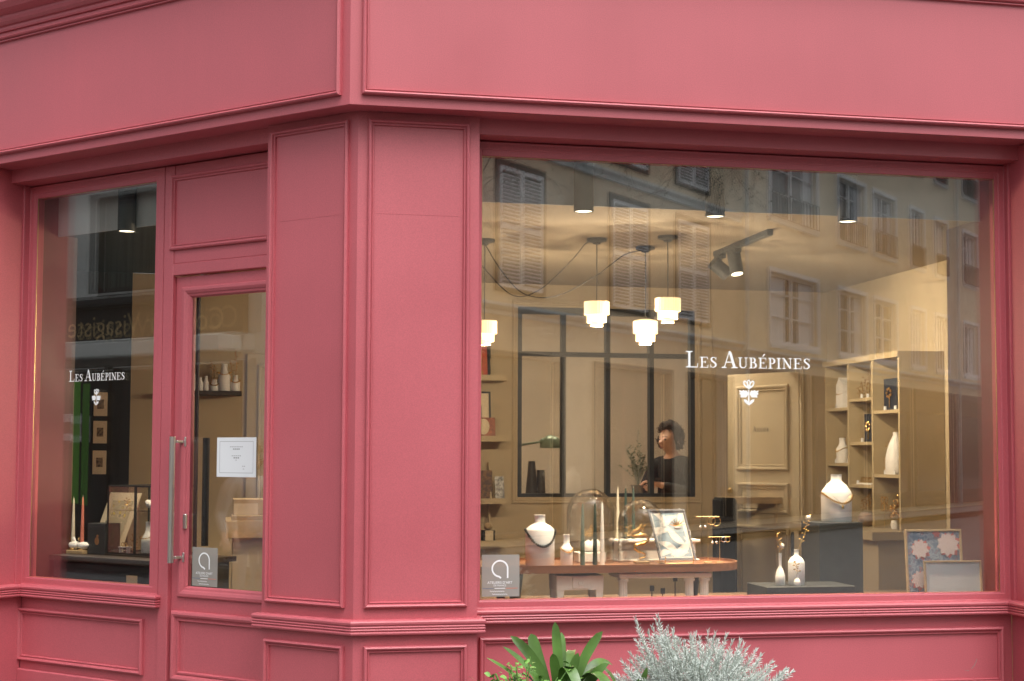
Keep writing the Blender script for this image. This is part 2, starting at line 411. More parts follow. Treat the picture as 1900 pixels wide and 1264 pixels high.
for P_ in ([(3.385, .478), (3.40, .492), (3.412, .512), (3.418, .53)], [(3.345, .470), (3.36, .467), (3.372, .470)]):
    for i in range(len(P_) - 1):
        (x0, z0), (x1, z1) = P_[i], P_[i + 1]; sc_.add([(x0, .2994 - .0001 * i, z0), (x1, .2994 - .0001 * i, z1), (x1 + .003, .2994 - .0001 * i, z1 - .002), (x0 + .004, .2994 - .0001 * i, z0 - .003)], [(0, 1, 2, 3)])
sc_.build('scuff_mark', 'scuff', rs_, recalc=False)
# windows
def window(T, a0, a1, z0, z1, o0, o1, tilt):
    wd = thing('display_window', None, None); wd.parent = shop
    f = MB(T)
    f.mould(o0, o1, z0 - .050, z1 + .075, .30, [(0, 0), (0, .012), (.006, .016), (.010, .012), (min(a0 - o0, .05) - .006, .012), (min(a0 - o0, .05), .006)])
    f.box(o0, a0, .2905, .345, z0 - .05, z1 + .075); f.box(a1, o1, .2905, .345, z0 - .05, z1 + .075)
    f.box(a0, a1, .2908, .345, z0 - .05, z0); f.box(a0, a1, .2908, .345, z1, z1 + .075)
    f.build('window_frame', PAINT, wd, bevel=.0025)
    g = MB(T); g.mould(a0, a1, z0, z1, .300, [(0, 0), (.0, .003), (.0025, .003), (.0025, 0)]); g.build('seal', 'brass', wd)
    MB(T).box(a0 - .01, a1 + .01, SW, SW + .006, z0 - .01, z1 + .01).build('pane', GLASS if T is TR else GLASS_L, wd)
    am, zm = (a0 + a1) / 2, (z0 + z1) / 2
    def Tt(a, s, z): return T(a, s + (a - am) * math.tan(tilt[0]) + (z - zm) * math.tan(tilt[1]), z)
    MB(Tt).box(a0 - .005, a1 + .005, SW + .020, SW + .026, z0 - .005, z1 + .005).build('pane', GLASS if T is TR else GLASS_L, wd)
    return wd
winR = window(TR, .703, 3.560, .8846, 3.1373, .655, 3.625, (R(.04), R(.02)))
winL = window(TL, 1.648, 2.673, .8846, 3.1373, 1.577, 2.738, (R(.20), R(.08)))
winR['label'] = 'wide display window with white lettering facing the street'; winL['label'] = 'narrow display window beside the glazed door'
# chamfer: door frame, transom and door
df = MB(TL)
df.box(1.497, 1.572, .285, .345, -.1, 3.21); df.box(.60, 1.497, .2852, .345, 2.595, 2.66); df.box(.60, 1.497, .290, .345, 2.66, 3.21); df.box(.50, .60, .285, .345, -.1, 3.21)
dfo = df.build('door_frame', PAINT, shop, bevel=.003)
MB(TL).mould(.66, 1.520, 2.735, 3.155, .290, mprof(.034, 1.2)).build('transom_moulding', PAINT, dfo)
MB(TL).box(1.572, 1.5768, .302, .34, -.1, 3.21).build('gap_strip', 'burgundy_paint', dfo)
door = MB(TL)
D0, D1 = .60, 1.494
door.box(1.385, D1, .310, .355, .02, 2.588); door.box(D0, .72, .310, .355, .02, 2.588); door.box(.72, 1.385, .3102, .355, 2.487, 2.588); door.box(.72, 1.385, .3102, .355, .02, .878)
dooro = door.build('door', PAINT, shop, bevel=.002, label='raspberry pink glazed door with long steel pull bar')
b = MB(TL); b.mould(.66, 1.437, .835, 2.528, .310, [(0, -.002), (0, .010), (.006, .015), (.020, .016), (.034, .010), (.040, .004), (.050, .002), (.060, -.012)]); b.build('glazing_bead', PAINT, dooro)
MB(TL).mould(.66, 1.474, .380, .760, .310, mprof(.058, 1.6)).build('panel_moulding', PAINT, dooro)
MB(TL).box(.70, 1.40, .322, .328, .86, 2.50).build('pane', GLASS_L, dooro)
def Td(a, s, z): return TL(a, s + (a - 1.05) * math.tan(R(.35)) + (z - 1.7) * math.tan(R(-.10)), z)
MB(Td).box(.705, 1.395, .340, .345, .87, 2.49).build('pane', GLASS_L, dooro)
MB(TL).box(1.352, 1.373, .3465, .357, .878, 2.487).build('inner_bead', 'black_rubber', dooro)
h = MB(TL); h.tube([(1.425, .236, 1.022), (1.425, .236, 1.705)], .0165, 18)
ho = h.build('pull_handle', 'stainless', dooro, smooth=True)
for z in (1.050, 1.678):
    k = MB(TL); k.box(1.405, 1.431, .252, .309, z - .008, z + .008); k.box(1.392, 1.420, .300, .3095, z - .026, z + .026); k.build('bracket', 'stainless', ho, bevel=.002)
lk = MB(TL); lk.box(1.375, 1.398, .293, .3095, 1.205, 1.285); lk.build('lock', 'stainless', dooro, bevel=.004)
MB(TL).tube([(1.335, .40, 1.11), (1.335, .40, 1.70)], .020, 12).build('inner_handle', 'black_metal', dooro, smooth=True)

# ------------------------------------------------------------------ lettering (small-capital old-style serif), cut from strokes
def strip(pts):            # pts: (x, y, width) centre line of a pen stroke
    L = []; Rr = []
    for i, (x, y, w_) in enumerate(pts):
        x0, y0, _ = pts[max(i - 1, 0)]; x1, y1, _ = pts[min(i + 1, len(pts) - 1)]
        dx, dy = x1 - x0, y1 - y0; l = math.hypot(dx, dy) or 1
        nx, ny = -dy / l * w_ / 2, dx / l * w_ / 2
        L.append((x + nx, y + ny)); Rr.append((x - nx, y - ny))
    return [[L[i], L[i + 1], Rr[i + 1], Rr[i]] for i in range(len(pts) - 1)]
def arc(cx, cy, rx, ry, t0, t1, w0, w1, n=14):
    o = []
    for k in range(n + 1):
        t = R(t0 + (t1 - t0) * k / n); u = abs(math.cos(t)); o.append((cx + rx * math.cos(t), cy + ry * math.sin(t), w0 + (w1 - w0) * u))
    return o
SW_ = .135; TN = .062
def stem(x, y0=0, y1=1, w_=SW_): return [[(x - w_ / 2, y0), (x + w_ / 2, y0), (x + w_ / 2 * .9, (y0 + y1) / 2), (x + w_ / 2, y1), (x - w_ / 2, y1), (x - w_ / 2 * .9, (y0 + y1) / 2)]]
def serif(x, y, w_=.34, d=1): return [[(x - w_ / 2, y), (x + w_ / 2, y), (x + w_ / 2, y + .035 * d), (x + w_ * .22, y + .085 * d), (x - w_ * .22, y + .085 * d), (x - w_ / 2, y + .035 * d)]]
def arm(x0, x1, y, d, tick): return [[(x0, y), (x1, y), (x1, y + .055 * d), (x0, y + .07 * d)], [(x1 - .05, y + .04 * d), (x1, y), (x1 + .025, y + tick * d), (x1 - .012, y + tick * d)]]
def gE():
    return stem(.17) + serif(.14, 0, .30) + serif(.14, 1, .30, -1) + arm(.17, .60, 1, -1, .24) + arm(.17, .64, 0, 1, .28) + [[(.17, .49), (.44, .49), (.44, .55), (.17, .55)], [(.41, .41), (.46, .41), (.46, .63), (.41, .63)]], .70
def gL(): return stem(.20) + serif(.18, 0, .36) + serif(.20, 1, .40, -1) + arm(.2, .68, 0, 1, .27), .76
def gI(): return stem(.19) + serif(.19, 0, .36) + serif(.19, 1, .36, -1), .38
def gS():
    p = [(.50, .80, .03), (.46, .90, .05), (.36, .965, .065), (.25, .955, .085), (.155, .88, .12), (.13, .77, .135), (.18, .65, .145), (.30, .55, .15), (.41, .45, .15), (.485, .34, .145), (.485, .20, .13), (.40, .085, .10), (.28, .035, .07), (.17, .06, .05), (.10, .15, .045), (.075, .25, .03)]
    return strip(p) + [[(.47, .70), (.51, .70), (.53, .98), (.49, .98)], [(.05, .02), (.09, .02), (.10, .31), (.06, .31)]], .60
def gA(): return strip([(.40, 1.02, .05), (.10, .02, .055)]) + strip([(.40, 1.03, .10), (.455, .9, .15), (.70, .02, .15)]) + [[(.21, .33), (.58, .33), (.57, .39), (.22, .39)]] + serif(.09, 0, .30) + serif(.70, 0, .38), .84
def gU(): return stem(.19, .33, 1) + strip([(.19, .36, .135)] + [(.42 - .23 * math.cos(R(t)), .30 - .26 * math.sin(R(t)), .135 - .075 * t / 180) for t in range(0, 181, 15)] + [(.65, .6, .06), (.65, 1, .06)]) + serif(.19, 1, .36, -1) + serif(.65, 1, .28, -1), .82
def gB(): return stem(.18) + serif(.14, 0, .26) + serif(.14, 1, .26, -1) + strip([(.18, .97, .06), (.30, .97, .06)] + arc(.30, .755, .175, .215, 90, -90, .06, .13) + [(.18, .54, .055)]) + strip([(.18, .535, .055), (.32, .53, .055)] + arc(.33, .285, .215, .25, 90, -90, .06, .145) + [(.18, .035, .06)]), .68
def gP(): return stem(.18) + serif(.18, 0, .36) + serif(.14, 1, .26, -1) + strip([(.18, .97, .06), (.30, .97, .06)] + arc(.31, .715, .20, .255, 90, -90, .06, .14) + [(.20, .46, .05)]), .60
def gR(): return gP()[0] + strip([(.30, .47, .09), (.42, .28, .13), (.66, .02, .13)]) + [[(.58, 0), (.80, 0), (.80, .04), (.6, .06)]], .76
def gN(): return strip([(.17, 0, .055), (.17, .98, .055)]) + strip([(.13, 1.0, .12), (.68, .03, .15)]) + strip([(.68, 1, .055), (.68, .02, .055)]) + serif(.17, 0, .28) + serif(.10, 1, .20, -1) + serif(.68, 1, .28, -1), .86
def gT(): return stem(.34) + serif(.34, 0, .36) + [[(.03, 1), (.65, 1), (.65, .94), (.03, .94)], [(.03, 1), (.07, .97), (.055, .76), (.02, .76)], [(.65, 1), (.61, .97), (.625, .76), (.66, .76)]], .68
def gEa():
    g, w_ = gE(); return g + [[(.30, 1.10), (.37, 1.10), (.55, 1.32), (.44, 1.36)]], w_
GL = dict(L=gL, E=gE, S=gS, A=gA, U=gU, B=gB, e=gEa, P=gP, I=gI, N=gN, T=gT, R=gR)
def lettering(name, text, T, a0, z0, width, cap, s, flip, m, parent):
    """text: upper case = full capital, '_x' = small capital, ' ' = gap; set along a from a0"""
    polys = []; x = 0; i = 0
    while i < len(text):
        c = text[i]; sm = 1.0
        if c == '_': i += 1; c = text[i]; sm = .66
        if c == ' ': x += .26; i += 1; continue
        g, w_ = GL[c]()
        wf = 1.0 if sm == 1 else 1.12
        polys += [[(x + px * sm * wf, py * sm) for px, py in p] for p in g]
        x += w_ * sm * wf + .045; i += 1
    k = width / x; mb = MB(T)
    for q, p in enumerate(polys):
        ss = s - .0008 - .00006 * q
        mb.add([(a0 + flip * px * k, ss, z0 + py * cap) for px, py in p], [tuple(range(len(p)))])
    return mb.build(name, m, parent, recalc=False)
def emblem(T, ac, z0, hgt, s, flip, parent):
    """hawthorn sprig: three-petal blossom, stem, two toothed leaves, two base leaves"""
    mb = MB(T); q = [0]
    def put(p):
        q[0] += 1; mb.add([(ac + flip * (x - .41) * hgt, s - .0008 - .00006 * q[0], z0 + y * hgt) for x, y in p], [tuple(range(len(p)))])
    for p in strip([(.41, .05, .055), (.41, .70, .05)]): put(p)
    def ring(cx, cy, rx, ry, rot, w_):
        pts = []
        for k in range(19):
            t = 2 * math.pi * k / 18; x, y = rx * math.cos(t), ry * math.sin(t); c, d = math.cos(rot), math.sin(rot)
            pts.append((cx + x * c - y * d, cy + x * d + y * c, w_))
        for p in strip(pts): put(p)
    ring(.41, .86, .055, .115, 0, .05); ring(.29, .83, .065, .115, .55, .055); ring(.53, .83, .065, .115, -.55, .055)
    put([(.20, .76), (.41, .62), (.62, .76), (.41, .74)]); put([(.27, .70), (.41, .64), (.55, .70), (.41, .78)])
    for sg in (-1, 1):
        lf = [(.03, .30), (.10, .32), (.22, .31), (.33, .36), (.38, .43), (.405, .54), (.33, .56), (.25, .60), (.19, .57), (.08, .59), (.0, .565)]
        put([(.41 + sg * (.45 - x) , y) for x, y in [(.10, .30), (.20, .31), (.34, .31), (.42, .42), (.41, .50), (.34, .58), (.28, .56), (.22, .60), (.17, .55), (.07, .585), (.05, .56), (.10, .50), (.05, .44), (.12, .40)]])
        put([(.41 + sg * x, y) for x, y in [(.0, .0), (.10, .06), (.19, .14), (.22, .24), (.13, .23), (.05, .17), (.0, .06)]])
    return mb.build('emblem', 'white_vinyl', parent, recalc=False)
NAME = 'L_E_S A_U_B_e_P_I_N_E_S'
lettering('lettering', NAME, TR, 1.788, 2.072, .692, .086, SW, 1, 'white_vinyl', winR)
emblem(TR, 2.133, 1.877, .136, SW, 1, winR)
lettering('lettering', NAME, TL, 2.358, 2.030, .488, .064, SW, -1, 'white_vinyl', winL)
emblem(TL, 2.115, 1.888, .096, SW, -1, winL)
# small printed text with the built-in face, as mesh
def text_mesh(txt, size, name, m, parent, fn, align='CENTER'):
    cu = bpy.data.curves.new(name, 'FONT'); cu.body = txt; cu.size = size; cu.align_x = align
    ob = bpy.data.objects.new(name, cu); COL.objects.link(ob)
    dg = bpy.context.evaluated_depsgraph_get(); me = bpy.data.meshes.new_from_object(ob.evaluated_get(dg))
    bpy.data.objects.remove(ob); bpy.data.curves.remove(cu)
    for v in me.vertices: v.co = fn(v.co.x, v.co.y)
    me.materials.clear(); me.materials.append(MAT[m])
    o = bpy.data.objects.new(name, me); COL.objects.link(o)
    if parent: o.parent = parent; o.matrix_parent_inverse = parent_inv(parent)
    return o
def sticker(T, a0, a1, z0, z1, s, flip, label, faint):
    loc = T((a0 + a1) / 2, s, z0)
    st = thing('window_sticker', label, 'sticker', loc)
    m = 'film_grey'
    if m not in MAT:
        mm = bpy.data.materials.new(m); mm.use_nodes = True; n = mm.node_tree; b_ = n.nodes['Principled BSDF']; b_.inputs['Base Color'].default_value = (.40, .38, .35, 1); b_.inputs['Roughness'].default_value = .6
        b_.inputs['Alpha'].default_value = .62; MAT[m] = mm
    MB(T).box(a0, a1, s, s + .001, z0, z1).build('film', m, st)
    am = (a0 + a1) / 2; W = abs(a1 - a0); Hh = z1 - z0
    def put(mb, pts, q): mb.add([(am + flip * (x - .5) * W, s - .0005 - q * .00004, z0 + y * Hh) for x, y in pts], [tuple(range(len(pts)))])
    mb = MB(T); rr = .205; cx, cy_ = .48, .665
    pts = [(cx + .03, cy_ - .225)] + [(cx + rr * math.cos(R(t)), cy_ + rr * W / Hh * math.sin(R(t))) for t in range(262, -1, -8)] + [(cx + rr, cy_ - .225)]
    for q, p in enumerate(strip([(x, y, .042) for x, y in pts])): put(mb, p, q)
    mb.build('logo', 'white_vinyl', st, recalc=False)
    def fn(zf): return lambda x, y: T(am + flip * (x - .02 * W), s - .0006, z0 + zf * Hh + y)
    text_mesh("ATELIERS D'ART", .0185 * W / .2, 'caption', 'white_vinyl', st, fn(.305))
    text_mesh("DE FRANCE", .0130 * W / .2, 'caption', 'paper', st, fn(.245))
    for x0, x1, mm in ((.02, .32, 'jeans'), (.34, .62, 'white_vinyl'), (.64, .95, 'coral_candle')):
        k = MB(T); put(k, [(x0, .190), (x1, .190), (x1, .204), (x0, .204)], 2); k.build('stripe', mm, st, recalc=False)
    for zf, x0, x1 in ((.125, .22, .60), (.055, .28, .68)):      # handwriting too small to read
        k = MB(T)
        for q, p in enumerate(strip([(x0 + (x1 - x0) * j / 40, zf + .018 * math.sin(j * 1.7) * math.sin(j * .61 + 1), .009) for j in range(41)])): put(k, p, q * .5)
        k.build('handwriting', 'paper', st, recalc=False)
    return st
sticker(TR, .712, .905, .900, 1.110, SW - .002, 1, 'grey craft membership sticker in the lower left corner of the wide window', 0)
sticker(TL, 1.345, 1.155, .900, 1.108, .320, -1, 'grey craft membership sticker at the bottom of the door glass', 1)
pn = thing('paper_notice', 'white sheet with printed lines taped to the door glass', 'notice', TL(1.03, .32, 1.489))
MB(TL).box(.885, 1.172, .3195, .3205, 1.489, 1.700).build('sheet', 'paper', pn)
for k, (zz, hw, mm) in enumerate(((1.648, .048, 'grey_ink'), (1.636, .026, 'ink'), (1.600, .036, 'grey_ink'), (1.589, .022, 'ink'), (1.577, .006, 'grey_ink'), (1.545, .012, 'grey_ink'), (1.530, .006, 'grey_ink'))):
    off = -.055 if k > 4 else 0
    L = MB(TL); n_ = max(2, int(hw / .006))
    for j in range(n_):
        a = 1.03 + off - hw + 2 * hw * j / n_
        L.add([(a, .3190, zz), (a + 1.5 * hw / n_, .3190, zz), (a + 1.5 * hw / n_, .3190, zz + .004), (a, .3190, zz + .004)], [(0, 1, 2, 3)])
    L.build('printed_line', mm, pn, recalc=False)
MB(TL).mould(.905, 1.152, 1.510, 1.680, .3195, [(0, .0003), (.0025, .0003)]).build('printed_border', 'grey_ink', pn, recalc=False)

# ------------------------------------------------------------------ interior shell
CZ = 2.94; FZ = .12
def struct(name, mb, m): return mb.build(name, m, kind='structure')
struct('floor', MB().prism_z([(.16, .36), (6.2, .36), (6.2, 7.2), (-6, 7.2), (-2.6, 3.0)], .02, FZ), 'floor_wood')
# lowered ceiling, its front edge set back from the glass
cei = MB().prism_z([(.20, .46), (4.2, .46), (4.2, 4.0), (-.70, 4.0), (-.70, 1.36)], CZ, CZ + .12); struct('ceiling', cei, 'ceil_tan')
struct('ceiling', MB().prism_z([(-.70, 1.36), (-.70, 4.0), (-3.3, 4.0), (-2.75, 3.40)], CZ + .001, CZ + .119), 'black_wall')
MB().sweep([(-.46, CZ - .012), (-.452, CZ - .012), (-.452, 3.42), (-.46, 3.42)], [st_left(3.4), st_corner, st_right(4.2)]).build('ceiling_edge', 'dark_board', kind='structure')
MB().sweep([(-.452, 3.42), (-.345, 3.42), (-.345, 3.45), (-.452, 3.45)], [st_left(3.4), st_corner, st_right(4.2)]).build('window_head', 'dark_board', kind='structure')
# back wall with the workshop opening and the door opening
WX0, WX1, WZ0, WZ1 = 1.655, 3.085, 1.295, 2.765
bwall = MB()
for x0, x1, z0, z1 in ((-1.235, WX0, FZ, CZ), (WX0, WX1, FZ, WZ0), (WX0, WX1, WZ1, CZ), (WX1, 3.262, FZ, CZ), (3.262, 3.975, 2.32, CZ), (3.975, 4.2, FZ, CZ)): bwall.box(x0, x1, 4.0, 4.12, z0, z1)
struct('wall_back', bwall, 'tan_wall')
struct('wall_dark', MB().box(-3.6, -1.236, 3.99, 4.12, FZ, CZ + .5), 'black_wall')
struct('wall_right', MB().box(4.2, 4.32, .36, 4.12, FZ, 3.45), 'tan_wall')
struct('wall_workshop', MB().box(.8, 6.2, 6.6, 6.7, FZ, 3.2).box(6.1, 6.2, 4.12, 6.6, FZ, 3.2).box(.8, .9, 4.12, 6.6, FZ, 3.2), 'beige_wall')
struct('ceiling', MB().box(.8, 6.2, 4.12, 6.7, 3.2, 3.3), 'beige_wall')
# side linings of the display windows
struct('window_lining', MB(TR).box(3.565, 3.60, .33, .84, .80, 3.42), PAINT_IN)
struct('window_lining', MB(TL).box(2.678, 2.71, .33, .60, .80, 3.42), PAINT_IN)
struct('wall_left', MB(TL).box(2.711, 2.80, .34, .62, FZ, 3.42), 'black_wall')
# raised display floor behind the wide window
struct('display_floor', MB().prism_z([(.30, .345), (3.56, .345), (3.56, 1.35), (.30, 1.35)], .70, .80), 'floor_wood')
# panel trims on the back wall
tr = MB()
for a0, a1, z0, z1, pw in ((WX0 - .045, WX1 + .045, WZ0 - .05, WZ1 + .05, .035), (3.13, 3.235, FZ + .1, 2.85, .012), (3.235, 4.0, FZ, 2.36, .03)):
    tr.mould(a0, a1, z0, z1, 4.0, mprof(pw, .8))
tr.build('wall_trim', 'tan_wall', kind='structure')

# ------------------------------------------------------------------ lamps inside the shop
WARM = (1.0, .79, .54)
def add_light(kind, name, loc, energy, parent, color=WARM, **k):
    d = bpy.data.lights.new(name, kind); d.energy = energy; d.color = color
    for a, v in k.items(): setattr(d, a, v)
    o = bpy.data.objects.new(name, d); COL.objects.link(o); o.location = loc
    if parent: o.parent = parent; o.matrix_parent_inverse = parent_inv(parent)
    return o
def aim(o, target):
    o.rotation_euler = (Vector(o.location) - Vector(target)).to_track_quat('Z', 'Y').to_euler()
def pendant(x, y, ztop, label, dome=0):
    t = thing('pendant_lamp', label, 'lamp', (x, y, CZ), 'fringed pendant lamps')
    MB().lathe((x, y, CZ - .036), [(.0, 0), (.022, .0), (.026, .010), (.060, .018), (.062, .035)], 24).build('canopy', 'black_metal', t, smooth=True)
    MB().tube([(x, y, ztop - .01), (x + .001, y, (ztop + CZ) / 2), (x, y, CZ - .03)], .0032, 6).build('cord', 'cord', t)
    for k, (r0, z0, z1, mm) in enumerate(((.077, -.080, 0, 'shade_glow'), (.060, -.128, -.076, 'shade_glow_hot'), (.038, -.150, -.124, 'shade_glow'))):
        mb = MB(); n = 60; vs = []
        for zz in (z0, z1):
            for j in range(n):
                rr = r0 * (1 + (.012 if j % 2 else -.012)); vs.append((x + rr * math.cos(2 * math.pi * j / n), y + rr * math.sin(2 * math.pi * j / n), ztop + zz + (random.uniform(-.003, .003) if zz == z0 else 0)))
        mb.add(vs, [(j, (j + 1) % n, n + (j + 1) % n, n + j) for j in range(n)])
        if k == 0: mb.lathe((x, y, ztop), [(.0001, dome), (.04, dome * .8), (.0775, 0), (.0775, -.002)], n)
        mb.build('fringe_tier', mm, t)
        MB().torus((x, y, ztop + z1 - .002), r0 * 1.012, .0018, 'z', 32, 6).build('tier_ring', 'brass', t)
    add_light('POINT', 'bulb_light', (x, y, ztop - .19), 20, t, shadow_soft_size=.004)
    return t
pendant(1.655, 1.615, 2.552, 'tiered fringe pendant lamp hanging left of the other two over the display table')
pendant(2.045, 1.885, 2.466, 'lowest tiered fringe pendant lamp with slightly domed top, hanging in the middle', .012)
pendant(2.048, 1.425, 2.563, 'tiered fringe pendant lamp hanging furthest right and highest')
pendant(.992, 1.80, 2.437, 'tiered fringe pendant lamp half hidden behind the corner pilaster')
def cable(name, label, pts):
    P = []
    for i in range(len(pts) - 1):
        p0 = pts[max(i - 1, 0)]; p1 = pts[i]; p2 = pts[i + 1]; p3 = pts[min(i + 2, len(pts) - 1)]
        for k in range(8):
            t = k / 8
            P.append(tuple(.5 * ((2 * p1[d]) + (-p0[d] + p2[d]) * t + (2 * p0[d] - 5 * p1[d] + 4 * p2[d] - p3[d]) * t * t + (-p0[d] + 3 * p1[d] - 3 * p2[d] + p3[d]) * t ** 3) for d in range(3)))
    P.append(pts[-1]); t = thing(name, label, 'cable', pts[0])
    MB().tube(P, .0034, 6).build('cord', 'cord', t, smooth=True)
    MB().lathe((pts[0][0], pts[0][1], CZ - .022), [(.0001, 0), (.014, .002), (.016, .021)], 12).build('ceiling_hook', 'black_metal', t)
cable('hanging_cable', 'dark lamp cable sagging from a ceiling hook to the middle pendant', [(.985, 1.80, 2.925), (1.09, 1.78, 2.75), (1.235, 1.77, 2.605), (1.44, 1.77, 2.598), (1.70, 1.80, 2.735), (1.89, 1.85, 2.875), (2.02, 1.885, 2.915)])
cable('hanging_cable', 'dark lamp cable sagging from behind the pilaster to the left pendant', [(.80, 1.75, 2.925), (.955, 1.74, 2.775), (1.15, 1.73, 2.592), (1.32, 1.70, 2.628), (1.51, 1.66, 2.81), (1.585, 1.63, 2.905), (1.625, 1.615, 2.918)])
def cyl_spot(T, a, s, label, energy=250, zb=2.885):
    p = T(a, s, zb); t = thing('ceiling_spotlight', label, 'spotlight', (p.x, p.y, 3.42), 'black cylinder spotlights along the windows')
    MB().lathe(tuple(p), [(.043, .012), (.050, .0), (.052, .003), (.052, (3.419 if s < .46 else CZ - .001) - zb)], 28).build('housing', 'charcoal', t, smooth=True)
    MB().lathe((p.x, p.y, zb), [(.0001, .004), (.044, .004), (.044, .007), (.0001, .007)], 24).build('lens', 'lens_glow', t)
    l = add_light('SPOT', 'spot_lamp', (p.x, p.y, zb - .02), energy, t, spot_size=R(66), spot_blend=.6, shadow_soft_size=.04)
    return l
for a, lab in ((1.262, 'black cylinder ceiling spotlight nearest the corner pilaster'), (1.985, 'black cylinder ceiling spotlight in the middle of the wide window'), (2.742, 'black cylinder ceiling spotlight toward the right end of the wide window')): cyl_spot(TR, a, .392, lab)
cyl_spot(TL, 2.02, .41, 'black cylinder ceiling spotlight behind the narrow window beside the door', 150, 2.90)
for x, y, lab in ((-.62, 3.05, 'added unseen black cylinder spotlight brightening the counter behind the door'), (.9, 2.9, 'added unseen black cylinder spotlight brightening the picture ledges')):  # unseen extra spots, added to brighten the room behind door and pilaster
    cyl_spot(TR, x, y, lab, 66, 2.80)
# track with two heads
tk = thing('track_light', 'black ceiling track with two adjustable spot heads', 'spotlight', (2.55, 1.5, CZ))
MB().box(2.53, 2.568, 1.03, 1.98, CZ - .036, CZ - .001).build('track', 'charcoal', tk, bevel=.003)
def head(base, d, r, ln, lab):
    b_ = Vector(base); d = Vector(d).normalized(); c = b_ + Vector((0, 0, -.085))
    h_ = MB(); h_.box(b_.x - .02, b_.x + .02, b_.y - .06, b_.y + .06, b_.z - .025, b_.z); h_.tube([tuple(b_), tuple(c)], .011, 8)
    h_.tube([tuple(c - d * ln * .5), tuple(c - d * ln * .48), tuple(c + d * ln * .5)], [r * .75, r, r], 20)
    h_.build('spot_head', 'charcoal', tk, smooth=True)
    q = c + d * ln * .5; MB().tube([tuple(q + d * .0005), tuple(q + d * .002)], r * .86, 20).build('lens', 'lens_glow', tk)
    return q + d * .01, d
q, d = head((2.549, 1.62, CZ - .036), (.08, -.25, -1), .042, .15, '')
l = add_light('SPOT', 'spot_lamp', q, 30, tk, spot_size=R(70), spot_blend=.8, shadow_soft_size=.03); aim(l, q + d)
q, d = head((2.549, 1.90, CZ - .036), (.85, .12, -.62), .045, .13, '')
l = add_light('SPOT', 'spot_lamp', q, 115, tk, spot_size=R(84), spot_blend=1.0, shadow_soft_size=.03); aim(l, (4.1, 2.4, 2.2))
# workshop ceiling lamps
for x in (1.9, 2.85):
    t = thing('ceiling_lamp', 'flat square ceiling lamp in the workshop, %s' % ('above the desk lamp' if x < 2.5 else 'above the woman'), 'lamp', (x, 4.7, 3.2))
    MB().box(x - .3, x + .3, 4.4, 5.0, 3.165, 3.199).build('housing', 'white_glaze', t); MB().box(x - .27, x + .27, 4.43, 4.97, 3.160, 3.1645).build('diffuser', mat('panel_glow', (.9, .9, .85), emit=(1, .84, .64), estr=27), t)

# ------------------------------------------------------------------ workshop window in the back wall
aw = thing('workshop_window', 'black steel glazed partition with eight panes in the back wall', 'window', (2.37, 4.0, WZ0))
fx = [1.668, 2.022, 2.378, 2.732, 3.070]
fr = MB()
for i, x in enumerate(fx): fr.box(x - (.020 if i in (0, 4) else .017), x + (.020 if i in (0, 4) else .017), 4.005, 4.075, WZ0 + .006, WZ1 - .006)
for z, hh in ((WZ0 + .014, .014), (2.402, .017), (WZ1 - .026, .026)): fr.box(WX0 + .003, WX1 - .003, 4.008, 4.072, z - hh, z + hh)
fr.build('steel_frame', 'steel_frame', aw)
for i in range(4):
    for z0, z1 in ((WZ0 + .03, 2.385), (2.42, WZ1 - .05)):
        MB().box(fx[i] + .017, fx[i + 1] - .017, 4.035, 4.041, z0, z1).build('pane', INGLASS, aw)
# workshop desk with lamp, cones, papers
dk = thing('workbench', 'pale wooden workbench behind the steel partition', 'table', (2.2, 4.5, FZ))
MB().box(1.2, 3.9, 4.18, 4.40, 1.235, 1.285).box(1.2, 2.86, 4.40, 4.85, 1.235, 1.285).build('top', 'oak', dk)
for x, y in ((1.25, 4.22), (1.25, 4.8), (2.78, 4.8), (3.84, 4.22)): MB().box(x, x + .05, y, y + .04, FZ, 1.234).build('leg', 'oak', dk)
lm = thing('desk_lamp', 'green metal desk lamp with rounded shade and jointed arm', 'lamp', (1.70, 4.45, 1.285))
MB().lathe((1.66, 4.45, 1.285), [(.07, 0), (.07, .012), (.02, .022)], 20).build('base', 'lamp_green', lm, smooth=True)
MB().tube([(1.66, 4.45, 1.30), (1.72, 4.45, 1.52), (1.74, 4.44, 1.36)], .008, 8).tube([(1.62, 4.45, 1.66), (1.80, 4.42, 1.705), (1.93, 4.40, 1.725)], .0085, 8).tube([(1.66, 4.45, 1.30), (1.62, 4.45, 1.66)], .0085, 8).build('arm', 'lamp_green', lm, smooth=True)
MB().lathe((2.01, 4.40, 1.690), [(.088, -.012), (.088, .004), (.082, .030), (.066, .062), (.040, .082), (.0005, .090)], 28).ball((1.945, 4.40, 1.725), .030, 14, 8).build('shade', 'lamp_green', lm, smooth=True)
MB().torus((2.03, 4.40, 1.678), .094, .003, 'z', 28, 6).build('rim', 'lamp_green', lm)
for x, r0, r1, h_, lab in ((1.832, .052, .026, .285, 'taller dark brown cone stand on the workbench'), (1.905, .040, .030, .215, 'shorter dark brown cone stand on the workbench')):
    MB().lathe((x, 4.30, 1.2855), [(r0, 0), (r0, .006), (r1, h_), (r1 - .004, h_)], 20).build('cone_stand', 'dark_wood', smooth=True, label=lab, cat='stand')
pp = MB()
for i in range(5): pp.box(1.98 + i * .012, 2.12 + i * .01, 4.26, 4.36, 1.2855 + i * .004, 1.289 + i * .004)
pp.build('paper_pile', 'cream_card', label='small pile of cream papers on the workbench', cat='paper')
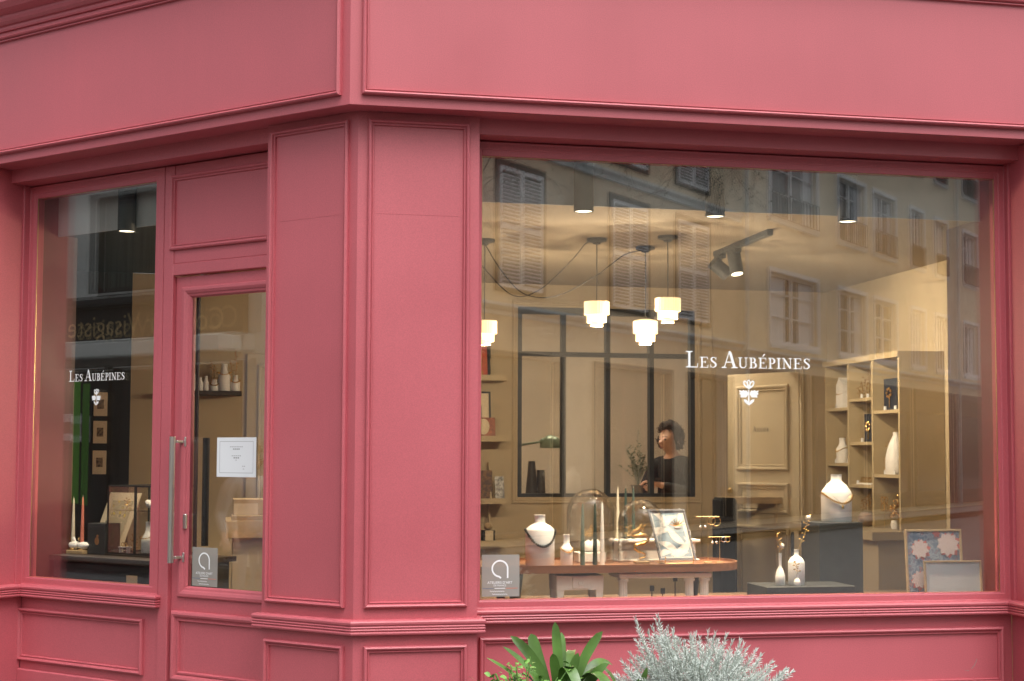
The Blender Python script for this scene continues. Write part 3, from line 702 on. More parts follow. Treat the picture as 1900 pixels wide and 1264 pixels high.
# potted plant beside the woman
pl = thing('potted_plant', 'small leafy plant in a dark pot beside the woman', 'plant', (2.79, 4.60, 1.285))
MB().lathe((2.79, 4.60, 1.2855), [(.04, 0), (.055, .09), (.052, .09), (.045, .075)], 18).build('pot', 'pot', pl, smooth=True)
st = MB(); lf = MB()
for i in range(26):
    a = random.uniform(0, 6.28); tip = Vector((2.79 + .16 * math.cos(a) * random.uniform(.2, 1), 4.62 + .05 * math.sin(a), 1.48 + random.uniform(.03, .24)))
    if i == 0: tip = Vector((2.80, 4.62, 1.83))
    b0 = Vector((2.79, 4.60, 1.365)); mid = (b0 + tip) / 2 + Vector((0, 0, .03)); st.tube([tuple(b0), tuple(mid), tuple(tip)], .0022, 4)
    for k in range(16):
        t = .35 + .65 * k / 16; p = b0.lerp(mid, t * 2) if t < .5 else mid.lerp(tip, t * 2 - 1)
        dv = Vector((random.uniform(-1, 1), random.uniform(-1, 1), random.uniform(-.2, 1))).normalized() * random.uniform(.016, .03); sd = dv.cross(Vector((.3, .4, 1))).normalized() * .006
        lf.add([tuple(p), tuple(p + dv * .5 + sd), tuple(p + dv), tuple(p + dv * .5 - sd)], [(0, 1, 2, 3)])
st.build('stem', 'stem', pl); lf.build('foliage', 'twig_leaf', pl, recalc=False)
# workshop door, ajar
dl = thing('workshop_door', 'tan panelled door marked Atelier standing ajar at the back', 'door', (3.965, 4.06, FZ))
hx, hy, ang = 3.968, 4.03, R(120)
def TD(a, s, z):                       # a from hinge to free edge, s away from the viewer
    return Vector((hx + math.cos(ang) * a + math.cos(ang - math.pi / 2) * s, hy + math.sin(ang) * a + math.sin(ang - math.pi / 2) * s, z))
MB(TD).box(0, .74, 0, .04, FZ + .01, 2.30).build('leaf', 'tan_wall', dl, bevel=.002)
for z0, z1 in ((1.50, 2.20), (1.15, 1.40), (.25, 1.05)):
    MB(TD).mould(.10, .64, z0, z1, 0, mprof(.05, 1.3)).build('panel_moulding', 'tan_wall', dl)
lettering('lettering', 'A_T_E_L_I_E_R', TD, .47, 1.82, .17, .045, 0, -1, 'ink', dl)
MB().ball(tuple(TD(.69, -.035, 1.33)), .024, 12, 8).build('knob', 'brass', dl, smooth=True)
# ------------------------------------------------------------------ shelf unit on the right wall
SX = 3.87
su = thing('shelf_unit', 'tan open shelf unit with three staggered columns on the right wall', 'shelf', (SX, 2.7, FZ))
ys = [2.085, 2.49, 2.885, 3.275]
for i, y in enumerate(ys): MB().box(SX, 4.195, y - .012, y + .012, 1.12, 2.285).build('upright', 'tan_shelf' if 'tan_shelf' in MAT else mat('tan_shelf', (.50, .40, .24), .6, var=.05), su)
MB().box(SX - .012, 4.195, ys[0] - .013, ys[3] + .03, 2.2855, 2.325).build('top', 'tan_shelf', su)
MB().box(4.180, 4.196, ys[0], ys[3], 1.12, 2.285).build('back_panel', 'tan_shelf', su)
cols = [(2, [1.962, 1.556]), (1, [2.020, 1.708, 1.405]), (0, [1.922, 1.482])]
for c, zs in cols:
    for z in zs: MB().box(SX + .004, 4.179, ys[c] + .0125, ys[c + 1] - .0125, z - .011, z + .011).build('shelf_board', 'tan_shelf', su)
cb = thing('base_cabinet', 'tan cabinet with thick top under the shelf unit', 'cabinet', (3.9, 2.7, FZ))
MB().box(3.62, 4.195, 1.98, 3.40, 1.062, 1.119).build('top', 'tan_shelf', cb, bevel=.003); MB().box(3.68, 4.195, 2.02, 3.36, FZ, 1.061).build('body', 'tan_wall', cb)
# ------------------------------------------------------------------ generic display pieces
def bottle(name, label, c, rb, h, neck_r, neck_h, m='white_glaze', shoulder=.16, cat='vase', group=None, parts=True):
    t = thing(name, label, cat, c, group); hb = h - neck_h
    prof = [(rb * .94, 0), (rb, rb * .08), (rb, hb * (1 - shoulder * 1.9)), (rb * .96, hb * (1 - shoulder * 1.55)), (rb * .66, hb * (1 - shoulder * .55)), (neck_r * 1.15, hb), (neck_r, hb + neck_h * .15), (neck_r, h * .985), (neck_r * 1.08, h), (neck_r * .8, h), (neck_r * .7, h * .96)]
    MB().lathe(c, prof, 30).build('body', m, t, smooth=True); return t
def necklace(t, c, r, z0, drop, m, bead, n=40, front=(0, -1), pend=None):
    mb = MB()
    for k in range(n):
        a = 2 * math.pi * k / n; rr = r; x = c[0] + rr * math.cos(a); y = c[1] + rr * math.sin(a)
        f = max(0, (x - c[0]) * front[0] + (y - c[1]) * front[1]) / r
        mb.ball((x + front[0] * bead, y + front[1] * bead, z0 - drop * f ** 1.5), bead * random.uniform(.85, 1.15), 7, 4)
    mb.build('necklace', m, t, smooth=True)
def sprig(c, h, n, label, lean=(0, 0), m='gold', name='gold_sprig', cat='jewellery', pearl=None, group='gold sprigs'):
    t = thing(name, label, cat, c, group); b0 = Vector(c); tip = b0 + Vector((lean[0], lean[1], h)); mid = (b0 + tip) / 2 + Vector((h * .06, 0, 0))
    mb = MB().tube([tuple(b0), tuple(mid), tuple(tip)], .0016, 5)
    for k in range(n):
        u = .25 + .75 * k / max(1, n - 1); p = b0.lerp(mid, u * 2) if u < .5 else mid.lerp(tip, u * 2 - 1)
        a = k * 2.4; d = Vector((math.cos(a) * .012, math.sin(a) * .008, .006)); mb.tube([tuple(p), tuple(p + d)], .0012, 4)
        mb.ball(tuple(p + d * 1.3), .0062 * random.uniform(.7, 1.25), 7, 4, sz=.6)
    mb.build('branch', m, t, smooth=True)
    if pearl: MB().ball(pearl, .014, 14, 8).build('pearl', 'pearl', t, smooth=True)
    return t
def taper(name, label, c, h, r, m, lean=(0, 0)):
    t = thing(name, label, 'candle', c, 'taper candles'); x, y, z = c
    MB().tube([(x, y, z), (x + lean[0] * .5, y + lean[1] * .5, z + h * .5), (x + lean[0] * .97, y + lean[1], z + h * .96), (x + lean[0], y + lean[1], z + h)], [r, r * .78, r * .42, r * .22], 16).build('wax', m, t, smooth=True)
    MB().tube([(x + lean[0], y + lean[1], z + h), (x + lean[0], y, z + h + .012)], .0012, 5).build('wick', 'ivory_candle', t); return t
def dome(label, c, r, h):
    t = thing('glass_dome', label, 'dome', c, 'glass bell domes'); hb = h - r; pr = [(r, 0), (r, hb)]
    pr += [(max(r * math.cos(R(a)), 1e-4), hb + r * math.sin(R(a))) for a in range(10, 91, 8)] + [(1e-4, h)]
    inn = [(max(p[0] - .003, 1e-4), p[1] - (.003 if p[1] > hb else 0)) for p in pr][::-1]
    mb = MB(); mb.lathe(c, pr, 48); mb.lathe(c, inn[::-1], 48); mb.f = [f for f in mb.f if len(f) == 4]; mb.build('bell', DOMEG, t, smooth=True)
    return t
def picture(name, label, T, a0, a1, z0, z1, s, fw_, fm_, pm, cat='picture', group=None, lean=0, depth=.014, mount=None):
    """framed or mounted picture in the plane of T, leaning back by lean at its top"""
    def Tl(a, s_, z): return T(a, s_ + lean * (z - z0) / (z1 - z0), z)
    p = Tl((a0 + a1) / 2, s, z0); t = thing(name, label, cat, tuple(p), group); lo, hi = min(a0, a1), max(a0, a1)
    if fw_:
        MB(Tl).mould(lo, hi, z0, z1, s + depth, [(0, 0), (0, depth), (fw_ * .9, depth), (fw_, depth * .6), (fw_, .001)]).build('frame', fm_, t)
    MB(Tl).box(lo + fw_ * .8, hi - fw_ * .8, s + depth * .55, s + depth, z0 + fw_ * .8, z1 - fw_ * .8).build('sheet', mount or pm, t)
    if mount:
        w_, h_ = hi - lo, z1 - z0
        MB(Tl).box(lo + w_ * .26, hi - w_ * .26, s + depth * .45, s + depth * .54, z0 + h_ * .3, z1 - h_ * .3).build('print', pm, t)
    return t

# ------------------------------------------------------------------ wide window: long table
TZ = 1.022
tb = thing('display_table', 'long walnut display table with rounded end and dark legs', 'table', (1.2, .83, .80))
def rounded(x0, x1, y0, y1, n=14):
    r = (y1 - y0) / 2; c = (y0 + y1) / 2
    return [(x0, y0)] + [(x1 - r + r * math.cos(R(-90 + 180 * k / n)), c + r * math.sin(R(-90 + 180 * k / n))) for k in range(n + 1)] + [(x0, y1)]
MB().prism_z(rounded(.36, 2.24, .53, 1.12), .992, TZ).build('top', 'walnut', tb)
ro, ri = rounded(.36, 2.24, .53, 1.12), rounded(.36, 2.232, .538, 1.112)
rm = MB(); n = len(ro); rm.add([(x, y, TZ - .002) for x, y in ro] + [(x, y, TZ + .012) for x, y in ro] + [(x, y, TZ + .012) for x, y in ri] + [(x, y, TZ - .002) for x, y in ri],
    [(i, i + 1, n + i + 1, n + i) for i in range(n - 1)] + [(n + i, n + i + 1, 2 * n + i + 1, 2 * n + i) for i in range(n - 1)] + [(2 * n + i, 2 * n + i + 1, 3 * n + i + 1, 3 * n + i) for i in range(n - 1)])
rm.build('rim', 'walnut', tb)
for x, y in ((.95, .62), (.95, 1.02), (2.06, 1.0)): MB().tube([(x, y, .801), (x, y, .90), (x, y, .991)], [.022, .034, .045], 12).build('leg', 'dark_wood', tb, smooth=True)
# white miniature furniture under the table
mini = thing('miniature_table', 'small white painted table with one drawer under the display table', 'table', (1.32, .86, .80))
MB().box(1.165, 1.42, .58, .76, .90, .975).build('apron', 'white_wood', mini)
MB().box(1.25, 1.34, .572, .5795, .908, .968).build('drawer', 'white_wood', mini, bevel=.002)
MB().torus((1.295, .570, .938), .013, .004, 'y').build('drawer_knob', 'white_wood', mini)
for x in (1.167, 1.38):
    for y in (.585, .72): MB().prism([(x, .8995), (x + .04, .8995), (x + .032, .801), (x + .006, .801)], y, y + .035).build('leg', 'white_wood', mini)
cns = thing('miniature_console', 'white painted console with fluted column legs under the display table', 'table', (1.8, .9, .80))
MB().box(1.505, 2.02, .57, .79, .958, .984).build('top', 'white_wood', cns, bevel=.004)
for x in (1.535, 1.905, 1.99):
    mb = MB(); vs = []; n = 28
    for z in (.801, .955):
        for k in range(n):
            rr = .024 * (1 if k % 2 else .87) * (1.0 if z < .9 else .92); vs.append((x + rr * math.cos(2 * math.pi * k / n), .605 + rr * math.sin(2 * math.pi * k / n), z))
    mb.add(vs, [(k, (k + 1) % n, n + (k + 1) % n, n + k) for k in range(n)]); mb.lathe((x, .605, .940), [(.030, 0), (.030, .008), (.024, .0175)], 20); mb.build('fluted_leg', 'white_wood', cns)
for i, (x, h_) in enumerate(((1.70, .06), (1.76, .045), (1.83, .11), (1.925, .085))):
    k = thing('card_holder', ['lowest', 'second lowest', 'tallest', 'second tallest'][[1, 0, 2, 3][i]] + ' dark card holder on a thin post below the table', 'holder', (x, .62, .8), 'dark card holders')
    MB().tube([(x, .62, .801), (x, .62, .80 + h_ + .03)], .003, 6).lathe((x, .62, .801), [(.018, 0), (.018, .006)], 14).build('post', 'black_metal', k); MB().box(x - .012, x + .012, .616, .6195, .80 + h_ + .025, .80 + h_ + .055).build('clip', 'black_metal', k)
# pieces on the table
v = bottle('bottle_vase', 'large white ceramic bottle with a chunky black bead necklace on the walnut table', (1.096, .68, TZ + .001), .078, .270, .028, .045, shoulder=.085)
necklace(v, (1.096, .68), .080, TZ + .192, .085, 'black_bead', .0075, 46)
v = bottle('bottle_vase', 'small white ceramic bottle with a gold band on the walnut table', (1.238, .66, TZ + .001), .033, .165, .016, .052, shoulder=.12)
necklace(v, (1.238, .66), .034, TZ + .095, .02, 'gold', .0042, 40)
for x, y, h_, m, lab in ((1.331, .68, .33, 'green_candle', 'sage green taper candle, first from the small bottle'), (1.400, .68, .33, 'dark_green_candle', 'dark green taper candle between two others by the glass dome'), (1.433, .655, .335, 'white_candle', 'white taper candle in front of the larger glass dome'),
                    (1.622, 1.02, .41, 'ivory_candle', 'tall ivory taper candle behind the glass domes'), (1.668, 1.02, .405, 'dark_green_candle', 'tall dark green taper candle behind the smaller dome'), (1.716, 1.03, .405, 'green_candle', 'tall grey green taper candle nearest the framed leaf print')):
    taper('taper_candle', lab, (x, y, TZ + .001), h_, .0135, m)
dome('larger glass bell dome on the walnut table', (1.432, .90, TZ + .001), .132, .405)
dome('smaller glass bell dome over a gold snake', (1.692, .80, TZ + .001), .125, .350)
# pumpkin-shaped pots with gold flowers under the larger dome
for x, y, r_, lab in ((1.425, .93, .030, 'small round white pot under the larger glass dome'), (1.470, .95, .034, 'slightly bigger white pot under the larger glass dome')):
    t = thing('round_pot', lab, 'pot', (x, y, TZ)); MB().lathe((x, y, TZ + .055), [(r_ * .5, 0), (r_ * .95, r_ * .4), (r_, r_), (r_ * .75, r_ * 1.7), (r_ * .3, r_ * 2.1), (r_ * .34, r_ * 2.3)], 20).build('body', 'white_glaze', t, smooth=True)
bxx = thing('pedestal_block', 'small cream block holding two pots under the larger dome', 'block', (1.44, .94, TZ)); MB().box(1.36, 1.52, .89, 1.0, TZ + .001, TZ + .054).build('block', 'plaster', bxx, bevel=.003)
for k, (x, z) in enumerate(((1.425, 1.145), (1.47, 1.165), (1.455, 1.155))): sprig((x, .945, z), .05, 7, ['gold sprig in the smaller round pot', 'gold sprig in the bigger round pot', 'short gold sprig between the round pots'][k], (random.uniform(-.02, .02), 0))
# white stone box behind
wb = thing('stone_box', 'white moulded stone box behind the smaller glass dome', 'box', (1.85, .97, TZ)); MB().box(1.60, 2.05, .93, 1.06, TZ + .012, TZ + .105).build('body', 'plaster', wb); MB().box(1.585, 2.075, .915, 1.075, TZ + .1055, TZ + .120).box(1.59, 2.07, .92, 1.07, TZ + .001, TZ + .0115).build('mouldings', 'plaster', wb, bevel=.003)
for x, z in ((1.66, TZ + .121), (1.74, TZ + .121), (1.98, TZ + .121)):
    sprig((x, .98, z), .07, 6, {1.66: 'gold sprig on the left end of the stone box', 1.74: 'gold sprig in the middle of the stone box', 1.98: 'gold sprig on the right end of the stone box'}[x], (.015, 0))
# snake
sn = thing('snake_ornament', 'gold snake ornament on a thin rod and small wooden base', 'ornament', (1.675, .76, TZ))
P = [(1.672, 1.05), (1.685, 1.053), (1.700, 1.058), (1.704, 1.072), (1.690, 1.082), (1.668, 1.088), (1.648, 1.100), (1.645, 1.118), (1.665, 1.128), (1.695, 1.132), (1.720, 1.146), (1.722, 1.168), (1.700, 1.182), (1.668, 1.176), (1.640, 1.172), (1.628, 1.186), (1.640, 1.200), (1.662, 1.206), (1.678, 1.222), (1.684, 1.238)]
nP = len(P); MB().tube([(x, .76, z) for x, z in P], [.0035 + .0055 * min(1, i / 8) if i < nP - 2 else (.011 if i == nP - 2 else .005) for i in range(nP)], 10).build('snake', 'gold', sn, smooth=True)
MB().tube([(1.675, .764, TZ + .014), (1.675, .764, 1.13)], .0016, 6).build('rod', 'brass', sn); MB().box(1.645, 1.725, .735, .79, TZ + .001, TZ + .014).build('base', 'oak', sn, bevel=.002)
# leaning print on an easel
TLP = lambda a, s, z: Vector((a - (z - 1.045) * .17 + .035, s, z))
lp_ = picture('framed_print', 'grey framed blue and white leaf print leaning on a small brass easel', TLP, 1.735, 1.945, 1.043, 1.318, .70, .010, mat('frame_grey', (.17, .17, .19), .5), 'print_blue', lean=.07)
def leaf_poly(cx, cz, ln, wd, ang, n=9, curve=.0):
    P = []
    for sgn in (1, -1):
        for i in range(n + 1):
            u = i / n if sgn > 0 else 1 - i / n; x = (u - .5) * ln; y = sgn * wd * math.sin(math.pi * u ** .8) / 2 + curve * math.sin(math.pi * u)
            P.append((cx + x * math.cos(ang) - y * math.sin(ang), cz + x * math.sin(ang) + y * math.cos(ang)))
    return P[:n + 1] + P[n + 2:-1]
def flat_print(t, polys, m, T, s, lean, z0, z1, name='printed_shape'):
    mb = MB(T)
    for q, p in enumerate(polys): mb.add([(x, s - .0003 - .0001 * q + lean * (z - z0) / (z1 - z0), z) for x, z in p], [tuple(range(len(p)))])
    mb.build(name, m, t, recalc=False)
rl = random.Random(4); LP = []
for cx, cz, ln, wd, an in ((1.79, 1.27, .12, .035, 2.4), (1.84, 1.25, .13, .04, .5), (1.90, 1.28, .10, .032, 1.2), (1.78, 1.19, .12, .04, .3), (1.86, 1.18, .14, .042, 2.2), (1.92, 1.20, .12, .036, 1.7), (1.80, 1.11, .13, .04, 2.6), (1.88, 1.11, .15, .045, .7), (1.92, 1.13, .09, .03, 2.0), (1.78, 1.075, .09, .03, .2), (1.86, 1.075, .11, .03, .1)): LP.append(leaf_poly(cx, cz, ln, wd, an, curve=.012 * rl.choice((-1, 1))))
LP += [[(1.748, 1.056), (1.932, 1.056), (1.932, 1.061), (1.748, 1.061)], [(1.748, 1.300), (1.932, 1.300), (1.932, 1.305), (1.748, 1.305)], [(1.748, 1.061), (1.753, 1.061), (1.753, 1.3), (1.748, 1.3)], [(1.927, 1.061), (1.932, 1.061), (1.932, 1.3), (1.927, 1.3)]]
flat_print(lp_, LP, 'print_white', TLP, .70 + .014 * .55, .07, 1.043, 1.318)
es = thing('plate_easel', 'small brass wire easel under the leaf print', 'easel', (1.86, .69, TZ)); e_ = MB()
for x in (1.79, 1.95): e_.tube([(x, .80, TZ + .004), (x, .70, TZ + .006), (x, .665, TZ + .012), (x, .662, TZ + .045)], .003, 6)
e_.tube([(1.79, .67, TZ + .006), (1.95, .67, TZ + .006)], .003, 6); e_.build('wire', 'brass', es)
br = thing('starfish_brooch', 'gold starfish brooch with grey stone on the leaf print', 'jewellery', (1.868, .715, 1.225)); m_ = MB()
for k in range(7):
    a = R(15 + 25 * k); m_.tube([(1.868, .708, 1.228), (1.868 + .045 * math.cos(a), .700, 1.228 + .04 * math.sin(a))], [.006, .0012], 6)
m_.build('arms', 'gold', br); MB().ball((1.872, .706, 1.218), .017, 12, 7, sx=1.2, sy=.5, sz=.6).build('stone', 'grey_ink', br, smooth=True)
# earring stands
def estand(x0, x1, z, xp, y, label, hoops):
    t = thing('earring_stand', label, 'stand', (xp, y, TZ), 'earring stands'); MB().tube([(xp, y, TZ + .01), (xp, y, z)], .0018, 6).tube([(x0, y, z), (x1, y, z)], .0028, 6).build('bar', 'brass', t); MB().box(xp - .02, xp + .02, y - .015, y + .015, TZ + .001, TZ + .0095).build('base', 'oak', t)
    for x, r_, m in hoops:
        if r_ > 0: MB().torus((x, y - .004, z - r_ * 1.02), r_, .0024, 'y', 20, 6).build('hoop', m, t, smooth=True)
        else: MB().tube([(x, y - .004, z - .002), (x + .006, y - .004, z + r_)], .0012, 5).ball((x + .006, y - .004, z + r_ - .008), .008, 8, 5).build('drop', m, t)
estand(1.982, 2.118, 1.278, 2.052, .72, 'upper brass T-bar stand with hoop and drop earrings', [(2.003, -.045, 'silver'), (2.030, -.045, 'silver'), (2.072, .022, 'gold'), (2.098, .025, 'gold')])
estand(2.048, 2.172, 1.168, 2.112, .70, 'lower brass T-bar stand with small hoop earrings', [(2.065, -.022, 'silver'), (2.088, -.022, 'silver'), (2.135, .014, 'silver'), (2.156, .014, 'gold')])
# ------------------------------------------------------------------ right side of the wide window
pb = thing('black_plinth', 'tall charcoal display plinth holding the gold-chained bottle', 'plinth', (2.86, .88, .80)); MB().box(2.722, 2.985, .76, 1.02, .801, 1.240).build('block', 'charcoal', pb, bevel=.003)
pl2 = thing('black_plinth', 'low charcoal display plinth holding three small white bottles', 'plinth', (2.5, .62, .80)); MB().box(2.29, 2.80, .46, .755, .801, .912).build('block', 'charcoal', pl2, bevel=.003)
v = bottle('bottle_vase', 'large white ceramic bottle with gold chain and pendant on the tall plinth', (2.875, .87, 1.241), .086, .268, .030, .040, shoulder=.16)
necklace(v, (2.875, .87), .088, 1.402, .055, 'gold', .0062, 50)
MB().tube([(2.815, .783, 1.39), (2.862, .779, 1.348), (2.872, .778, 1.335), (2.885, .779, 1.348), (2.93, .790, 1.39)], .0012, 5).ball((2.872, .776, 1.326), .009, 8, 5, sx=.7, sz=1.3).build('pendant', 'gold', v)
bottle('bottle_vase', 'slim white ceramic bottle on the low plinth, leftmost of three', (2.407, .56, .913), .0265, .172, .0075, .075, shoulder=.30)
bottle('bottle_vase', 'broad white ceramic bottle on the low plinth, tallest of three', (2.505, .57, .913), .045, .190, .012, .032, shoulder=.13)
bottle('bottle_vase', 'tiny white ceramic bottle in front of the broad one on the low plinth', (2.480, .50, .913), .018, .062, .006, .022, shoulder=.25)
sprig((2.407, .56, 1.075), .115, 9, 'gold sprig with a large pearl in the slim bottle', (-.015, 0), pearl=(2.416, .555, 1.125))
sprig((2.512, .57, 1.095), .190, 14, 'tall gold sprig in the broad bottle', (.075, .02), pearl=(2.582, .585, 1.275))
sprig((2.480, .50, .968), .070, 8, 'small gold sprig in the tiny bottle', (-.01, 0))
bc = thing('black_stick', 'short black card stick behind the broad bottle', 'holder', (2.505, .63, .913)); MB().box(2.498, 2.516, .625, .632, .913, 1.195).build('card', 'black_metal', bc)
fp_ = picture('framed_print', 'oak framed pink and blue floral print at the right end of the window', TR, 3.112, 3.448, .802, 1.212, .47, .012, 'oak', 'floral_print', lean=.03)
def blossom(cx, cz, r_, n, ph):
    return [leaf_poly(cx + r_ * .52 * math.cos(a), cz + r_ * .52 * math.sin(a), r_, r_ * .66, a) for a in [ph + 2 * math.pi * k / n for k in range(n)]]
CR = blossom(3.205, 1.10, .060, 8, .2) + blossom(3.375, 1.125, .072, 9, .5) + blossom(3.30, 1.19, .025, 6, 0) + blossom(3.19, .93, .055, 8, .7)
flat_print(fp_, CR, 'print_coral', TR, .47 + .014 * .55, .03, .802, 1.212); 
FP = blossom(3.197, 1.105, .056, 8, .55) + blossom(3.365, 1.13, .068, 10, .2) + blossom(3.185, .94, .05, 8, .3) + blossom(3.42, .98, .04, 7, .3)
flat_print(fp_, FP, 'print_pink', TR, .4695 + .014 * .55 - .004, .03, .802, 1.212)
picture('framed_board', 'oak framed plain off-white board in front of the floral print', TR, 3.190, 3.530, .801, 1.044, .415, .010, 'oak', mat('offwhite', (.62, .63, .62), .8, bump=.2, bscale=300), lean=.02)
# dark tote with mesh top beside the doorway
bg_ = thing('mesh_bag', 'black bag with a wire mesh top by the workshop doorway', 'bag', (3.16, 3.6, FZ)); MB().box(3.12, 3.25, 3.50, 3.72, FZ + .001, 1.30).build('body', 'black_knit', bg_, bevel=.02)
ms = MB()
for k in range(9): ms.tube([(3.12 + k * .016, 3.50, 1.30), (3.12 + k * .016, 3.50, 1.385 - .006 * k)], .0018, 4)
for k in range(4): ms.tube([(3.12, 3.50, 1.315 + k * .02), (3.25, 3.50, 1.312 + k * .012)], .0018, 4)
ms.build('mesh', 'kraft', bg_)
# ------------------------------------------------------------------ shelf contents
def pos(c, u, x=4.02): return (x, ys[c] + (ys[c + 1] - ys[c]) * u)
x, y = 3.95, 3.10; t = thing('house_box', 'white house-shaped jewellery box in the top left shelf cell', 'box', (x, y, 1.973)); MB(lambda a, s, z: Vector((s, a, z))).prism([(y - .06, 1.974), (y + .06, 1.974), (y + .06, 2.14), (y + .01, 2.20), (y - .06, 2.14)], x - .05, x + .05).build('body', 'white_glaze', t); necklace(t, (x, y), .062, 2.10, .03, 'gold', .004, 26, (-1, 0))
x, y = 3.94, 3.14; v = bottle('bottle_vase', 'small white bottle with a gold necklace in the left shelf column', (x, y, 1.568), .046, .185, .024, .05, shoulder=.12); necklace(v, (x, y), .048, 1.68, .03, 'gold', .004, 30, (-1, 0))
for k, (u, z, h_) in enumerate(((.25, 2.032, .08), (.45, 2.032, .11), (.62, 2.032, .14), (.8, 2.032, .19))):
    x, y = 3.93, 2.835 - .055 * k; sprig((x, y, z), h_, 6 + 2 * k, ['lowest', 'second lowest', 'second tallest', 'tallest'][k] + ' gold jewellery sprig in the top middle shelf cell')
def navy(c, u, z, h_, w_, label):
    x, y = 3.945, u; t = thing('jewellery_card', label, 'card', (x, y, z)); MB().box(x, x + .012, y - w_ / 2, y + w_ / 2, z + .001, z + h_).build('card', 'navy', t)
    mb = MB(); 
    for k in range(7):
        a = 6.28 * k / 7; mb.ball((x - .01, y + .03 * math.cos(a), z + h_ * .55 + .03 * math.sin(a)), .011, 7, 5)
    mb.tube([(x - .008, y, z + h_ * .5), (x - .008, y, z + .02)], .004, 6); mb.build('flower', 'gold', t, smooth=True)
navy(1, 2.70, 1.719, .20, .15, 'navy card with gold flower earrings in the middle shelf column'); navy(0, 2.36, 1.933, .22, .20, 'navy card with a rose gold flower in the top right shelf cell')
x, y = 3.955, 2.305; v = bottle('bottle_vase', 'tall white bust-shaped bottle in the right shelf column', (x, y, 1.493), .072, .29, .02, .03, shoulder=.32)
for k, (yy, zz) in enumerate(((.16, 1.60), (.20, 1.70), (.13, 1.71))): 
    x, y = 3.915, (2.39, 2.36, 2.32)[k]; sprig((x, y, 1.493), zz - 1.493, 8, ['short gold flower stem left of the bust bottle', 'tall gold flower stem left of the bust bottle', 'gold flower stem touching the bust bottle'][k])
t = thing('ring_tray', 'row of gold rings on a small white tray in the middle shelf column', 'tray', (3.92, 2.69, 1.416)); x, y = 3.92, 2.69; MB().box(x - .03, x + .03, y - .13, y + .10, 1.417, 1.428).build('tray', 'white_glaze', t)
mb = MB()
for k in range(9): mb.torus((x, y - .11 + k * .024, 1.448), .013, .003, 'x', 14, 5).ball((x, y - .11 + k * .024, 1.464), .0055, 6, 4)
mb.build('rings', 'gold', t)
x, y = 3.94, 2.74; t = thing('round_pot', 'brown and white round pot with gold blossoms at the bottom of the middle shelf column', 'pot', (x, y, 1.12)); MB().lathe((x, y, 1.121), [(.03, 0), (.062, .03), (.066, .06), (.045, .095), (.03, .10)], 20).build('body', mat('stoneware', (.30, .22, .17), .6, var=.5, vscale=14), t, smooth=True)
for k in range(3):
    xx, yy = 3.93, 2.79 - .05 * k; sprig((xx, yy, 1.215), .09 + .02 * k, 9, ['gold blossom nearest the left upright over the brown pot', 'gold blossom in the middle over the brown pot', 'gold blossom rising highest over the brown pot'][k])
x, y = 3.91, 2.40; t = thing('earring_stand', 'thin stand with looped gold earrings at the bottom of the right shelf column', 'stand', (x, y, 1.12)); mb = MB().tube([(x, y, 1.121), (x, y, 1.34)], .002, 5).tube([(x, y - .06, 1.34), (x, y + .06, 1.34)], .002, 5)
mb.build('bar', 'brass', t); mb = MB()
for dy in (-.028, .028): mb.torus((x, y + dy, 1.315), .022, .0035, 'x').torus((x, y + dy, 1.265), .026, .0035, 'x')
mb.build('hoops', 'gold', t)
t = thing('round_pot', 'gold berry cluster in a tiny pot at the bottom right of the shelf unit', 'pot', (3.93, 2.285, 1.12)); x, y = 3.93, 2.285; MB().lathe((x, y, 1.121), [(.02, 0), (.03, .03), (.022, .06)], 14).build('body', 'white_glaze', t, smooth=True); mb = MB()
for k in range(22): mb.ball((x + random.uniform(-.03, .03), y + random.uniform(-.04, .04), 1.19 + random.uniform(0, .16)), random.uniform(.008, .017), 7, 5)
mb.build('berries', 'gold', t, smooth=True)
tg = [(2, .7, 1.973), (2, .2, 1.567), (2, .75, 1.567), (1, .12, 2.031), (1, .35, 2.031), (1, .6, 2.031), (1, .6, 1.719), (1, .15, 1.719), (1, .8, 1.416), (0, .68, 1.933), (0, .3, 1.933), (0, .7, 1.493), (0, .35, 1.493)]
nmc = {2: 'left', 1: 'middle', 0: 'right'}
for c, u, z in tg:
    x, y = pos(c, u, 3.90); lv = sorted({round(q[2], 2) for q in tg if q[0] == c}, reverse=True).index(round(z, 2)); k_ = sum(1 for q in tg if q[0] == c and abs(q[2] - z) < .01 and q[1] > u)
    MB(lambda a, s, z_: Vector((s, a, z_))).prism([(y - .014, z + .001), (y + .014, z + .001), (y + .012, z + .028), (y - .012, z + .028)], x, x + .008).build('price_tag', 'paper', label='white price tag, %s from the left, on %s board of the %s shelf column' % (['first', 'second', 'third'][k_], ['the top', 'the second', 'the third'][lv], nmc[c]), cat='tag', group='price tags in the shelf unit')
# ------------------------------------------------------------------ picture ledges on the back wall, left of the partition
for k, z in enumerate((2.190, 1.730, 1.262, .945)):
    t = thing('picture_ledge', ['top', 'second', 'third', 'lowest'][k] + ' tan picture ledge left of the steel partition', 'shelf', (1.1, 3.9, z), 'picture ledges')
    MB().box(.35, 1.535, 3.80, 3.999, z - .012, z + .012).build('board', 'tan_shelf', t); MB().box(.35, 1.535, 3.786, 3.7995, z - .012, z + .03).build('lip', 'tan_shelf', t)
    for x in (1.42, .5): MB(lambda a, s, z_: Vector((s, a, z_))).prism([(3.86, z + .0125), (3.90, z + .0125), (3.999, z + .30), (3.96, z + .30)], x, x + .012).build('bracket', 'tan_shelf', t)
picture('framed_print', 'black framed orange print on the top picture ledge', TR, 1.15, 1.408, 2.203, 2.465, 3.84, .016, 'black_metal', 'ochre_print', lean=.06)
picture('framed_print', 'red print in a black frame behind the orange one on the top ledge', TR, 1.20, 1.425, 2.203, 2.60, 3.90, .014, 'black_metal', mat('red_print', (.45, .06, .03), .6), lean=.03)
